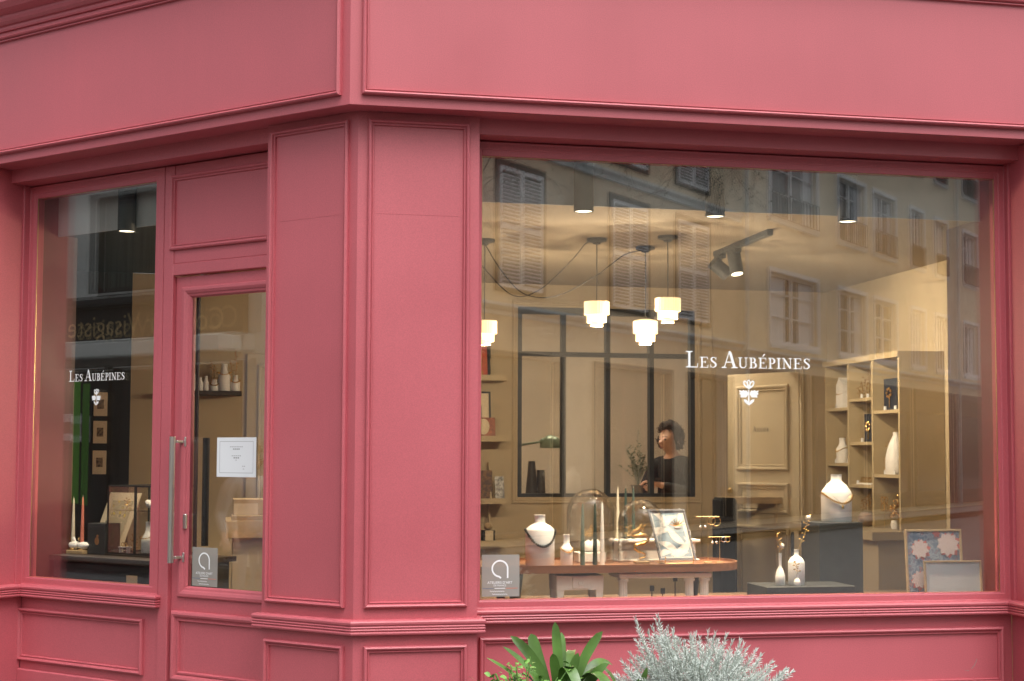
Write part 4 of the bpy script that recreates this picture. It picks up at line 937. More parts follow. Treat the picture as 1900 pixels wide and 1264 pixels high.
picture('framed_print', 'black framed pale print with dark blue centre on the second ledge', TR, 1.16, 1.428, 1.743, 2.10, 3.88, .014, 'black_metal', mat('blue_print', (.10, .13, .22), .6), lean=.05, mount='cream_card')
picture('art_card', 'red and gold patterned card with oval medallion on the second ledge', TR, 1.27, 1.452, 1.743, 1.90, 3.83, 0, 'gold', mat('red_gold', (.30, .09, .04), .5, var=.5, vscale=40), lean=.03, cat='card')
ov = MB().ball((1.36, 3.838, 1.83), .045, 20, 9, sy=.12, sz=1.35); ov.build('medallion', 'cream_card', label='oval gold medallion on the red card, second ledge', cat='ornament', smooth=True)
picture('art_card', 'dark tapestry covered box on the third ledge', TR, 1.20, 1.435, 1.275, 1.50, 3.85, 0, 'gold', 'tapestry', depth=.06, cat='box')
picture('art_card', 'small silver patterned card beside the tapestry box on the third ledge', TR, 1.455, 1.525, 1.275, 1.455, 3.83, 0, 'gold', print_mat('silver_print', [(0, (.5, .5, .5)), (.4, (.2, .2, .2)), (.6, (.6, .6, .58))], 30, 'NOISE'), lean=.05, cat='card')
for k, x in enumerate((1.24, 1.36)):
    t = thing('gift_box', ['left', 'right'][k] + ' kraft gift box with dark sleeve on the lowest ledge', 'box', (x, 3.88, .957)); MB().box(x, x + .09, 3.83, 3.92, .958, 1.05).build('sleeve', 'charcoal', t); MB().box(x + .015, x + .075, 3.824, 3.8295, .975, 1.05).build('label', 'cream_card', t); MB().ball((x + .045, 3.87, 1.08), .035, 12, 7, sz=.8).build('bow', 'kraft', t)
# ------------------------------------------------------------------ narrow window: dark ledge and its pieces
LZ = 1.005
lg = thing('display_ledge', 'dark wooden display ledge behind the narrow window', 'ledge', tuple(TL(2.3, .65, .8)))
MB(TL).box(1.70, 2.68, .44, 1.02, LZ - .030, LZ).build('top', 'dark_wood', lg); MB(TL).box(1.72, 2.66, .46, .98, FZ + .01, LZ - .0305).build('front', 'charcoal', lg)
for a, m, h_, lab, ln in ((2.720 - .06, 'ivory_candle', .30, 'ivory taper candle in the white fish holder', 0), (2.622 - .045, 'coral_candle', .31, 'coral pink taper candle in the white fish holder', 0)):
    taper('taper_candle', lab, tuple(TL(a, .60, LZ + .034)), h_, .0125, m)
for k, (a, lab) in enumerate(((2.655, 'white fish candle holder on a gold block under the ivory candle'), (2.575, 'white fish candle holder on a gold block under the coral candle'))):
    t = thing('candle_holder', lab, 'candle holder', tuple(TL(a, .6, LZ))); MB(TL).box(a - .045, a + .045, .565, .635, LZ + .001, LZ + .022).build('block', 'oak', t, bevel=.002)
    f = MB(TL).tube([(a + .065, .60, LZ + .075), (a + .035, .60, LZ + .055), (a, .60, LZ + .050), (a - .04, .60, LZ + .052), (a - .06, .60, LZ + .056)], [.004, .014, .025, .020, .004], 14).tube([(a + .060, .60, LZ + .072), (a + .085, .60, LZ + .098)], [.004, .012], 8).tube([(a + .060, .60, LZ + .072), (a + .088, .60, LZ + .058)], [.004, .012], 8); f.build('fish', 'white_glaze', t, smooth=True)
    MB(TL).torus((a, .60, LZ + .030), .018, .004, 'z').ball((a + .02, .598, LZ + .09), .012, 8, 5).build('fitting', 'gold', t)
yc = picture('art_card', 'cream card with yellow leaf pattern leaning on the dark ledge', lambda a, s, z: TL(a - (z - LZ) * .34, s, z), 2.815, 2.530, LZ + .003, LZ + .365, .86, 0, 'gold', 'cream_card', lean=.05, cat='card', depth=.006)
MB(lambda a, s, z: TL(a - (z - LZ) * .34, s + .05 * (z - LZ) / .365, z)).box(2.575, 2.765, .8600, .8624, LZ + .055, LZ + .315).build('printed_pattern', 'yellow_print', yc)
t = thing('black_box', 'black presentation box with a small gold emblem on the dark ledge', 'box', tuple(TL(2.45, .62, LZ))); MB(TL).box(2.375, 2.530, .60, .72, LZ + .001, LZ + .188).build('body', 'charcoal', t, bevel=.002); MB(TL).ball((2.445, .600, LZ + .082), .020, 12, 7, sy=.08, sz=1.2).ball((2.440, .600, LZ + .112), .010, 8, 5, sy=.08).build('emblem', 'brass', t)
gc = thing('glass_case', 'glass display case with thin dark metal edges on the dark ledge', 'case', tuple(TL(2.18, .72, LZ)))
A0, A1, S0_, S1_, Z0, Z1 = 1.95, 2.362, .61, .93, LZ + .015, LZ + .415
e_ = MB(TL); q_ = .004
for a in (A0, 2.125, A1):
    for s in (S0_, S1_):
        if a == 2.125 and s == S1_: continue
        e_.box(a - q_ * (2 if a == 2.125 else 1), a + q_ * (2 if a == 2.125 else 1), s - q_, s + q_, Z0, Z1)
for z in (Z0, Z1):
    for s in (S0_, S1_): e_.box(A0 + q_, A1 - q_, s - q_ * .9, s + q_ * .9, z - q_, z + q_)
    for a in (A0, A1): e_.box(a - q_ * .9, a + q_ * .9, S0_ + q_, S1_ - q_, z - q_, z + q_)
e_.build('edges', 'black_metal', gc); MB(TL).box(A0 - .01, A1 + .01, S0_ - .01, S1_ + .01, LZ + .001, LZ + .010).build('base', 'dark_wood', gc)
for bxs in ((A0 + q_, A1 - q_, S0_ - .001, S0_ + .001, Z0 + q_, Z1 - q_), (A1 - .001, A1 + .001, S0_ + q_, S1_ - q_, Z0 + q_, Z1 - q_), (A0 + q_, A1 - q_, S0_ + q_, S1_ - q_, Z1 - .001, Z1 + .001), (A0 + q_, A1 - q_, S0_ + q_, S1_ - q_, LZ + .268, LZ + .272)): MB(TL).box(*bxs).build('pane', DOMEG, gc)
v = bottle('bottle_vase', 'grey white bottle with a gold band inside the glass case', tuple(TL(2.145, .74, LZ + .016)), .047, .185, .022, .06, shoulder=.22); necklace(v, TL(2.145, .74, 0)[:2], .049, LZ + .115, .012, 'gold', .0042, 36, (-S2, -S2))
t = thing('blossom', 'cream paper blossom on the upper pane of the glass case', 'flower', tuple(TL(2.13, .75, LZ + .27))); mb = MB()
for k in range(9): a = k * .7; mb.ball(tuple(TL(2.13 + .03 * math.cos(a), .75 + .02 * math.sin(a), LZ + .30 + .008 * (k % 3))), .022, 9, 6, sz=.8)
mb.build('petals', 'plaster', t, smooth=True)
for k, (a, s, z) in enumerate(((2.30, .70, LZ + .273), (2.27, .74, LZ + .016), (2.22, .68, LZ + .016))): sprig(tuple(TL(a, s, z)), .06 + .02 * k, 7, ['gold sprig on the upper pane inside the glass case', 'gold sprig at the back of the glass case floor', 'gold sprig at the front of the glass case floor'][k])
t = thing('ring_tray', 'tiny white trestle with rings inside the glass case', 'tray', tuple(TL(2.28, .67, LZ))); MB(TL).box(2.24, 2.32, .655, .69, LZ + .045, LZ + .052).box(2.245, 2.252, .66, .685, LZ + .016, LZ + .0448).box(2.308, 2.315, .66, .685, LZ + .016, LZ + .0448).build('trestle', 'white_glaze', t); MB(TL).torus((2.27, .67, LZ + .064), .011, .003, 'y').torus((2.295, .67, LZ + .064), .011, .003, 'y').build('rings', 'gold', t)
MB(TL).box(1.865, 1.955, .40, .402, .815 + .06, .815 + .105).build('price_card', 'kraft', label='small kraft price card at the foot of the narrow window', cat='card')
for k, (z0, z1) in enumerate(((1.887, 2.060), (1.689, 1.852), (1.466, 1.637))):
    picture('small_print', ['top', 'middle', 'bottom'][k] + ' small cream print of three hung on the dark wall', TR, -1.491, -1.395, z0, z1, 3.976, 0, 'gold', 'engraving', group='three small prints on the dark wall', mount='cream_card', depth=.012)
# ------------------------------------------------------------------ behind the door
sh = thing('wall_shelf', 'dark wooden wall shelf with small vases seen through the door', 'shelf', (-.6, 3.85, 2.06)); MB().box(-.92, -.44, 3.76, 3.999, 2.045, 2.072).build('board', 'dark_wood', sh)
for k, (x, r_, h_, lab) in enumerate(((-.80, .032, .20, 'tall slim white vase at the left end of the wall shelf'), (-.735, .022, .10, 'small white cup, second on the wall shelf'), (-.695, .022, .11, 'small white cup, third on the wall shelf'), (-.635, .034, .085, 'squat white pot in the middle of the wall shelf'), (-.565, .045, .20, 'white bust with gold jewellery on the wall shelf'), (-.485, .034, .12, 'white vase at the right end of the wall shelf'))):
    v = bottle('bottle_vase', lab, (x, 3.86, 2.073), r_, h_, r_ * .5, h_ * .25)
    if k > 2: necklace(v, (x, 3.86), r_ * 1.02, 2.073 + h_ * .7, .02, 'gold', .005, 24)
for k, (x, h_) in enumerate(((-.655, .15), (-.63, .12), (-.52, .15), (-.49, .24))): sprig((x, 3.84, 2.073 + .06), h_, 8, ['tall', 'short', 'bushy', 'highest'][k] + ' gold sprig on the wall shelf behind the door')
ct = thing('counter', 'tan wooden counter seen through the door', 'counter', (-.2, 2.5, FZ)); MB().box(-.545, .45, 2.38, 2.95, 1.085, 1.195).build('top', 'oak', ct, bevel=.003); MB().box(-.50, .42, 2.42, 2.92, FZ + .001, 1.0845).build('body', 'tan_wall', ct)
for k, (x0, x1, z0, z1, y0, mm, lab) in enumerate(((-.51, -.16, 1.196, 1.225, 2.40, 'oak', 'flat wooden tray on the counter'), (-.50, -.20, 1.226, 1.326, 2.52, 'kraft', 'lidded kraft box on the counter'))):
    MB().box(x0, x1, y0, y0 + .25, z0, z1).build('storage_box', mm, label=lab, cat='box', bevel=.003)
t = thing('note_card', 'cream card leaning on the kraft box on the counter', 'card', (-.4, 2.47, 1.226)); MB().box(-.495, -.345, 2.470, 2.474, 1.2265, 1.30).build('card', 'cream_card', t)
pd = thing('panelled_door', 'tan panelled cupboard door on the back wall behind the counter', 'door', (0, 3.98, FZ)); MB().box(-.40, .45, 3.975, 3.999, FZ + .001, 2.36).build('leaf', 'tan_shelf', pd, bevel=.003); MB().mould(-.32, .37, 1.2, 2.28, 3.975, mprof(.04)).build('panel_moulding', 'tan_shelf', pd)

# ------------------------------------------------------------------ people
def skin_mesh(name, chains, m, parent, root, sub=2):
    """chains of (point, radius); equal points are merged so limbs join"""
    verts = []; rad = []; edges = []; idx = {}
    def vid(p, r_):
        k = tuple(round(c, 4) for c in p)
        if k not in idx: idx[k] = len(verts); verts.append(p); rad.append(r_)
        return idx[k]
    for ch in chains:
        ids = [vid(p, r_) for p, r_ in ch]
        edges += [(a, b) for a, b in zip(ids, ids[1:])]
    me = bpy.data.meshes.new(name); me.from_pydata(verts, edges, []); ob = bpy.data.objects.new(name, me); COL.objects.link(ob)
    sk = ob.modifiers.new('Skin', 'SKIN'); sk.use_smooth_shade = True; sk.branch_smoothing = .6
    lay = me.skin_vertices[0].data
    for i, r_ in enumerate(rad):
        lay[i].radius = r_ if isinstance(r_, tuple) else (r_, r_); lay[i].use_root = False
    lay[idx[tuple(round(c, 4) for c in root)]].use_root = True
    ss = ob.modifiers.new('Subdivision', 'SUBSURF'); ss.levels = sub; ss.render_levels = sub
    dg = bpy.context.evaluated_depsgraph_get(); nm = bpy.data.meshes.new_from_object(ob.evaluated_get(dg)); bpy.data.objects.remove(ob)
    nm.materials.clear(); nm.materials.append(MAT[m]); nm.polygons.foreach_set('use_smooth', [True] * len(nm.polygons))
    o = bpy.data.objects.new(name, nm); COL.objects.link(o); o.parent = parent; o.matrix_parent_inverse = parent_inv(parent); return o
def person(label, base, face, pose, top, bottom, hair_r, group=None):
    """base: point on the floor; face: heading angle of the body; pose: joint table in body axes (x right, y forward, z up)"""
    t = thing('person', label, 'person', base); B = Vector(base); c, s = math.cos(face), math.sin(face)
    def W(p): return (B.x + c * p[1] + s * p[0], B.y + s * p[1] - c * p[0], B.z + p[2])
    J = pose; pel = (0, 0, .93); che = (0, .01, 1.22); sho = (0, 0, 1.38); nck = (0, .015, 1.46)
    hd = J['head']; hc = Vector((hd[0], hd[1] + .03, 1.560)); yawh = J['yaw']; fx_, fy_ = math.sin(yawh), math.cos(yawh)   # where the face points, body axes
    rx_, ry_ = fy_, -fx_
    def H(r_, f_, u_): return W((hc.x + rx_ * r_ + fx_ * f_, hc.y + ry_ * r_ + fy_ * f_, hc.z + u_))
    torso = [(W(pel), (.15, .11)), (W((0, .0, 1.06)), (.125, .095)), (W(che), (.15, .105)), (W(sho), (.10, .075)), (W(nck), .052), (H(0, -.01, -.085), .055), (H(0, .0, -.02), (.083, .088)), (H(0, -.005, .05), (.086, .094)), (H(0, -.01, .10), .060)]
    nose = [(H(0, .0, -.02), (.083, .088)), (H(0, .086, -.008), .018), (H(0, .114, -.028), .012)]
    chin = [(H(0, .0, -.02), (.083, .088)), (H(0, .052, -.082), .042)]
    limbs = []; tops = []; hands = []
    for sd, (el, wr) in ((-1, J['left']), (1, J['right'])):
        sh_ = (sd * .17, 0, 1.36)
        limbs.append([(W(sho), (.10, .075)), (W(sh_), .062), (W(el), .044), (W(wr), .029)])
        tops.append([(W(sho), (.125, .098)), (W((sd * .10, 0, 1.385)), .088), (W(sh_), .078), (W(el), .055), (W(tuple(e + (w_ - e) * .9 for e, w_ in zip(el, wr))), .041)])
        wv, ev = Vector(wr), Vector(el); d = (wv - ev).normalized(); side = d.cross(Vector((0, 0, 1))).normalized() * sd; dn = d.cross(side).normalized()
        if dn.z > 0: dn = -dn
        palm = wv + d * .055
        limbs.append([(W(wr), .029), (W(tuple(palm)), (.036, .022))])
        for k in range(4):
            b0 = palm + d * .03 + side * (.026 - .0175 * k); L_ = (.062, .072, .068, .052)[k]
            p1 = b0 + (d * .8 + dn * .25).normalized() * L_ * .5; p2 = p1 + (d * .35 + dn * .9).normalized() * L_ * .5
            limbs.append([(W(tuple(palm)), (.036, .022)), (W(tuple(b0)), .0105), (W(tuple(p1)), .009), (W(tuple(p2)), .0075)])
        th = palm + side * .038 - d * .012; th2 = th + (d * .75 + side * .3 + dn * .3).normalized() * .045
        limbs.append([(W(tuple(palm)), (.036, .022)), (W(tuple(th)), .012), (W(tuple(th2)), .009)])
    legs = []; trs = []
    for sd in (-1, 1):
        hp, kn, an = (sd * .09, 0, .88), (sd * .10, .02, .50), (sd * .10, -.01, .09)
        legs.append([(W(pel), (.15, .11)), (W(hp), .088), (W(kn), .057), (W(an), .038), (W((sd * .105, .06, .045)), .040), (W((sd * .11, .15, .035)), .030)])
        trs.append([(W(pel), (.165, .125)), (W(hp), .102), (W(kn), .072), (W((sd * .10, -.01, .11)), .058)])
    body = skin_mesh('body', [torso, nose, chin] + limbs + legs, 'skin', t, W(pel))
    up_ = [[(W((0, 0, .90)), (.165, .125)), (W((0, .0, 1.06)), (.142, .112)), (W(che), (.165, .122)), (W(sho), (.125, .098)), (W((0, .008, 1.44)), .070)]] + tops
    skin_mesh('sweater', up_, top, t, W((0, 0, .90)))
    skin_mesh('trousers', [[(W((0, 0, 1.0)), (.15, .112)), (W(pel), (.165, .125))]] + trs, bottom, t, W(pel))
    for sd in (-1, 1):
        MB().ball(H(sd * .032, .083, .006), .0115, 10, 6, sz=.62).build('eye', 'ink', t, smooth=True)
        MB().tube([H(sd * .014, .096, .026), H(sd * .032, .092, .033), H(sd * .052, .076, .026)], .0028, 6).build('eyebrow', 'hair', t)
        MB().ball(H(sd * .086, -.028, -.015), .020, 10, 6, sx=.5, sz=1.3).build('ear', 'skin', t, smooth=True)
    MB().tube([H(-.022, .088, -.058), H(0, .098, -.056), H(.022, .088, -.058)], [.003, .006, .003], 8).build('mouth', 'lips', t, smooth=True)
    hr = MB(); rnd = random.Random(3)
    for k in range(620):
        a = rnd.uniform(0, 2 * math.pi); e = rnd.uniform(-.75, 1.57); f_ = math.cos(a) * math.cos(e)
        if f_ > .10 and e < .66: continue
        if f_ > -.02 and e < .1 and abs(math.sin(a)) < .93: continue
        r0 = .083 + hair_r * rnd.uniform(.35, 1.05); p = Vector(H(math.sin(a) * math.cos(e) * r0, f_ * r0 - .012, math.sin(e) * r0 * 1.12 + .018)); rr = rnd.uniform(.008, .016)
        ax = Vector((rnd.uniform(-1, 1), rnd.uniform(-1, 1), rnd.uniform(-1, 1))).normalized(); q = Quaternion(ax, rnd.uniform(0, 3)); pts = []
        for j in range(7):
            tt = j * 1.0; pts.append(tuple(p + q @ Vector((rr * math.cos(tt), rr * math.sin(tt), .006 * j - .015))))
        hr.tube(pts, [.003, .0045, .005, .005, .005, .004, .002], 5)
    hr.lathe(H(0, -.045, .030), [(.0001, -.085), (.055, -.07), (.080, -.01), (.080, .045), (.05, .085), (.0001, .098)], 18); hr.build('hair', 'hair', t, smooth=True)
    return t
person('woman with dark curly hair in a black sweater holding a phone behind the steel partition', (3.10, 4.62, .185), R(215), dict(head=(0, .03), yaw=R(2), left=((-.25, .08, 1.13), (-.05, .27, 1.20)), right=((.25, .08, 1.12), (.05, .26, 1.175))), 'black_knit', 'black_knit', .036)
MB().box(-.035, .035, -.004, .004, -.065, .065).build('phone', 'black_metal', label='dark phone in the hands of the woman in black', cat='phone', bevel=.002)
ph = bpy.data.objects['phone']; ph.location = (2.87, 4.42, 1.405); ph.rotation_euler = (R(60), 0, R(30))
pf = MB().box(2.75, 3.5, 4.45, 5.2, FZ + .0005, .186); pf.build('step', 'floor_wood', kind='structure')
person('passer-by with dark hair, white shirt and blue jeans on the pavement left of the door', (-5.2, .80, .0), R(-15), dict(head=(0, .02), yaw=R(8), left=((-.24, -.02, 1.10), (-.24, .14, .92)), right=((.24, -.02, 1.10), (.22, .16, .95))), 'white_shirt', 'jeans', .03)

# ------------------------------------------------------------------ planters in the foreground
def planter(x0, x1, y0, y1, h_, label):
    t = thing('planter', label, 'planter', ((x0 + x1) / 2, (y0 + y1) / 2, 0)); pb_ = MB().box(x0, x1, y0, y1, .001, h_); pb_.build('tub', 'pot', t, bevel=.012); MB().box(x0 + .03, x1 - .03, y0 + .03, y1 - .03, h_ - .04, h_ + .004).build('soil', 'soil', t); return t
planter(.22, .83, -2.25, -1.75, .70, 'grey planter tub with strap-leaved plant in front of the pilaster'); planter(.86, 1.62, -2.22, -1.68, .66, 'grey planter tub with silver bush under the wide window')
ag = thing('strap_leaf_plant', 'green plant with broad arching strap leaves in the foreground', 'plant', (.57, -2.0, .704))
def blade(p0, p1, p2, wd, face):
    """broad strap leaf along a quadratic curve; face: side the upper surface turns to"""
    mb = MB(); n = 14; P0, P1, P2 = Vector(p0), Vector(p1), Vector(p2); pts = []
    for i in range(n + 1):
        u = i / n; p = P0 * (1 - u) ** 2 + P1 * 2 * u * (1 - u) + P2 * u * u; t = ((P1 - P0) * (1 - u) + (P2 - P1) * u).normalized(); sd = t.cross(Vector(face)).normalized(); nn = sd.cross(t)
        w_ = wd / 2 * (.6 + .4 * min(1, u * 2.5)) * (1 if u < .7 else math.sqrt(max(.004, 1 - ((u - .7) / .3) ** 2)))
        pts += [tuple(p + sd * w_ + nn * w_ * .22), tuple(p), tuple(p - sd * w_ + nn * w_ * .22)]
    return mb.add(pts, [(i * 3 + k, i * 3 + k + 1, i * 3 + 4 + k, i * 3 + 3 + k) for i in range(n) for k in (0, 1)])
B0 = Vector((.585, -2.0, .70)); bl = [   # control point, tip, width, facing
    ((.57, -1.98, .92), (.562, -1.97, 1.030), .034, (0, -1, .3)), ((.52, -1.98, .90), (.405, -1.97, .985), .036, (-.3, -1, .6)), ((.50, -2.02, .87), (.362, -2.05, .960), .026, (-.3, -.7, 1)),
    ((.46, -2.05, .84), (.305, -2.06, .925), .024, (0, -.5, 1)), ((.50, -1.93, .93), (.488, -1.92, .985), .042, (0, -1, .2)), ((.60, -1.92, .92), (.602, -1.90, .985), .028, (.1, -1, .2)),
    ((.64, -1.96, .90), (.738, -1.95, .992), .036, (.3, -1, .5)), ((.55, -2.10, 1.03), (.60, -2.20, .80), .040, (0, -.4, 1)), ((.66, -2.06, 1.00), (.72, -2.22, .77), .044, (.2, -.4, 1)),
    ((.70, -1.98, .99), (.765, -2.06, .80), .040, (.5, -.2, 1)), ((.55, -2.16, .95), (.53, -2.26, .74), .044, (0, -.6, 1)), ((.62, -2.14, .94), (.64, -2.28, .70), .042, (.1, -.6, 1)),
    ((.45, -2.0, .92), (.40, -2.06, .84), .036, (-.5, -.3, 1)), ((.48, -2.1, .92), (.45, -2.22, .74), .040, (-.3, -.5, 1)), ((.70, -1.90, .93), (.80, -1.86, .86), .036, (.5, -.4, 1)),
    ((.64, -1.85, .93), (.68, -1.75, .90), .036, (.1, .5, 1)), ((.53, -1.82, .92), (.50, -1.72, .90), .036, (-.1, .5, 1)), ((.60, -2.02, .86), (.63, -2.03, .93), .034, (.2, -1, .3)), ((.55, -2.04, .88), (.53, -2.07, .935), .034, (-.2, -1, .4)),
    ((.66, -2.05, .86), (.72, -2.10, .90), .034, (.3, -.8, .8)), ((.50, -2.06, .84), (.45, -2.10, .875), .034, (-.3, -.8, .8)), ((.58, -2.08, .90), (.575, -2.15, .90), .040, (0, -.6, 1))]
for k, (c1, tp, wd, fc) in enumerate(bl):
    blade(B0 + Vector(((c1[0] - .585) * .25, (c1[1] + 2) * .25, 0)), c1, tp, wd, fc).build('leaf', 'leaf_strap', ag, smooth=True, recalc=False)
blade((.850, -2.0, .70), (.855, -2.0, .80), (.886, -2.0, .870), .022, (.2, -1, .3)).build('leaf', 'leaf_strap', ag, smooth=True, recalc=False); blade((.845, -2.02, .70), (.845, -2.02, .79), (.848, -2.02, .835), .018, (-.2, -1, .3)).build('leaf', 'leaf_strap', ag, smooth=True, recalc=False)
# soft herb at the front left
hb = thing('leafy_herb', 'light green soft-leaved herb at the foot of the strap-leaved plant', 'plant', (.40, -2.12, .604)); stm = MB(); rnd = random.Random(5); lvs = MB()
for i in range(34):
    a = rnd.uniform(0, 6.28); rr = rnd.uniform(.02, .16); tip = Vector((.42 + rr * math.cos(a) * 1.2, -2.12 + rr * math.sin(a) * .6, rnd.uniform(.80, .95) - rr * .25)); b0 = Vector((.42, -2.12, .61)); stm.tube([tuple(b0), tuple(b0.lerp(tip, .5) + Vector((0, 0, .03))), tuple(tip)], .002, 4)
    for k in range(6):
        q = Quaternion((rnd.uniform(-1, 1), rnd.uniform(-1, 1), rnd.uniform(-1, 1)), rnd.uniform(0, 3)) if False else Quaternion(Vector((rnd.uniform(-.5, .5), rnd.uniform(-.5, .5), 1)).normalized(), rnd.uniform(0, 6.28)); c0 = tip - Vector((0, 0, .012 * k)); L_ = rnd.uniform(.016, .028)
        sh_ = [(0, 0, 0), (.3, .32, .05), (.55, .38, .08), (.8, .22, .05), (1, 0, -.05), (.8, -.22, .05), (.55, -.38, .08), (.3, -.32, .05)]
        lvs.add([tuple(c0 + q @ Vector((x * L_ + .008, y * L_, z * L_))) for x, y, z in sh_], [tuple(range(8))])
stm.build('stem', 'leaf_small', hb); lvs.build('foliage', 'leaf_small', hb, recalc=False)
# silver curry bush
sb = thing('silver_bush', 'silvery grey bush with fine needle leaves in the foreground', 'shrub', (1.15, -1.9, .665)); stm = MB(); nd = MB(); rnd = random.Random(11)
def needle_stem(b0, tip, n, ln):
    mid = b0.lerp(tip, .5) + Vector((rnd.uniform(-.02, .02), rnd.uniform(-.02, .02), rnd.uniform(0, .03))); stm.tube([tuple(b0), tuple(mid), tuple(tip)], [.0022, .0018, .0010], 4)
    for k in range(n):
        u = .12 + .88 * k / n; p = b0.lerp(mid, u * 2) if u < .5 else mid.lerp(tip, u * 2 - 1); d0 = (tip - b0).normalized(); a = k * 2.39996
        x_ = d0.cross(Vector((.3, .9, .1))).normalized(); y_ = d0.cross(x_); op = .95 if u < .9 else .45
        d = (x_ * math.cos(a) + y_ * math.sin(a)) * op + d0 * (1.0 - op * .45); d.normalize(); L_ = ln * rnd.uniform(.7, 1.2) * (1 if u < .85 else .8); sd = d.cross(Vector((rnd.uniform(-1, 1), rnd.uniform(-1, 1), rnd.uniform(-1, 1)))).normalized() * .0014; bend = d0 * L_ * .12
        nd.add([tuple(p - sd), tuple(p + sd), tuple(p + d * L_ * .6 + sd * .9 + bend * .4), tuple(p + d * L_ + bend), tuple(p + d * L_ * .6 - sd * .9 + bend * .4)], [(0, 1, 2, 3, 4)])
tips = [(.875, -1.9, 1.030, 1), (.945, -1.9, 1.040, 1), (.915, -1.92, 1.005, 1), (.985, -1.9, .995, 1), (1.03, -1.9, .985, 1), (1.08, -1.9, .975, 1), (1.12, -1.9, .985, 1), (1.17, -1.9, .97, 1), (1.21, -1.9, .965, 1), (1.26, -1.9, .945, 1), (1.30, -1.9, .925, 1), (1.345, -1.9, .905, 1), (1.39, -1.9, .865, 1), (1.43, -1.9, .845, 1), (1.46, -1.9, .83, 1), (.80, -1.92, .83, 1), (.835, -1.92, .885, 1), (.865, -1.92, .90, 1)]
for x, y, z, _ in tips:
    for k in range(2):
        tp = Vector((x + rnd.uniform(-.012, .012), y + rnd.uniform(-.05, .05), z - rnd.uniform(0, .02) * k)); b0 = Vector((1.10 + (x - 1.10) * .55, -1.9, .70)); needle_stem(b0, tp, 120, .019)
def ztop(x): 
    pr = [(.79, .83), (.87, .93), (.90, 1.0), (.95, 1.01), (1.02, .96), (1.08, .95), (1.13, .965), (1.18, .93), (1.23, .945), (1.28, .90), (1.33, .885), (1.38, .84), (1.48, .79)]
    for (a, b_), (c, d) in zip(pr, pr[1:]):
        if a <= x <= c: return b_ + (d - b_) * (x - a) / (c - a)
    return .7
for k in range(400):
    x = rnd.uniform(.80, 1.47); z = ztop(x) - .025 - rnd.uniform(0, .20) + .05 * (rnd.random() ** 4); tp = Vector((x, -1.9 + rnd.uniform(-.20, .14), z)); b0 = Vector((1.12 + (x - 1.12) * .6 + rnd.uniform(-.02, .02), -1.9 + (tp.y + 1.9) * .4, z - rnd.uniform(.10, .17))); needle_stem(b0, tp, 62, .018)
for k in range(16):
    a = rnd.uniform(0, 6.28); stm.tube([(1.15 + .02 * math.cos(a), -1.9, .56), (1.12 + .18 * math.cos(a), -1.9 + .08 * math.sin(a), .72)], .005, 5)
stm.build('stem', 'stem', sb); nd.build('foliage', 'silver_leaf', sb, recalc=False)

# ------------------------------------------------------------------ the other side of the street (seen mirrored in the glass)
SO_ = 11.0
def TO(e, s, z):        # e along the far frontage, s behind its face
    return Vector((S2 * e - S2 * (SO_ + s), -S2 * e - S2 * (SO_ + s), z))
def wall_with_holes(e0, e1, z0, z1, holes, m, parent, th=.25):
    mb = MB(TO); xs = sorted({e0, e1, *[h[0] for h in holes], *[h[1] for h in holes]}); zs = sorted({z0, z1, *[h[2] for h in holes], *[h[3] for h in holes]})
    for i in range(len(xs) - 1):
        for j in range(len(zs) - 1):
            cx, cz = (xs[i] + xs[i + 1]) / 2, (zs[j] + zs[j + 1]) / 2
            if any(h[0] < cx < h[1] and h[2] < cz < h[3] for h in holes): continue
            mb.box(xs[i], xs[i + 1], 0, th, zs[j], zs[j + 1])
    return mb.build('wall', m, parent)
def casement(e0, e1, z0, z1, parent, curtain=True):
    wv = MB(TO); wv.box(e0, e1, .10, .16, z1 - .08, z1).box(e0, e1, .10, .16, z0, z0 + .09); em = (e0 + e1) / 2
    for a, b_ in ((e0, e0 + .08), (em - .07, em + .07), (e1 - .08, e1)): wv.box(a, b_, .101, .16, z0 + .09, z1 - .08)
    for zz in (z0 + (z1 - z0) * .40, z0 + (z1 - z0) * .72): wv.box(e0 + .08, e1 - .08, .11, .15, zz, zz + .035)
    o = wv.build('window', 'window_white', parent); MB(TO).box(e0, e1, .17, .18, z0, z1).build('pane', 'dark_pane', o)
    if curtain and random.random() < .8:
        c0, c1 = random.uniform(.25, 1), random.uniform(.25, 1); wl, wr_ = em - .1 - e0 - .1, e1 - .1 - em - .12
        MB(TO).box(e0 + .10, e0 + .10 + wl * c0, .160, .169, z0 + .1, z1 - .1).box(e1 - .1 - wr_ * c1, e1 - .1, .160, .169, z0 + .1, z1 - .1).build('curtain', 'curtain', o)
    if z0 > 7:
        rl_ = MB(TO); [rl_.box(e0, e1, -.09, -.06, zz, zz + .03) for zz in (z0 + .05, z0 + .75)]; [rl_.box(e0 + q * (e1 - e0) / 14, e0 + q * (e1 - e0) / 14 + .02, -.085, -.065, z0 + .08, z0 + .75) for q in range(15)]; rl_.build('railing', 'black_metal', o)
    MB(TO).box(e0 - .08, e1 + .08, -.06, .10, z0 - .09, z0 - .001).build('sill', 'stone_grey', o)
    sr = MB(TO); sr.mould(e0 - .13, e1 + .13, z0, z1 + .13, 0, [(0, 0), (0, .04), (.11, .04), (.13, .0)]); sr.build('surround', 'window_white', o)
    return o
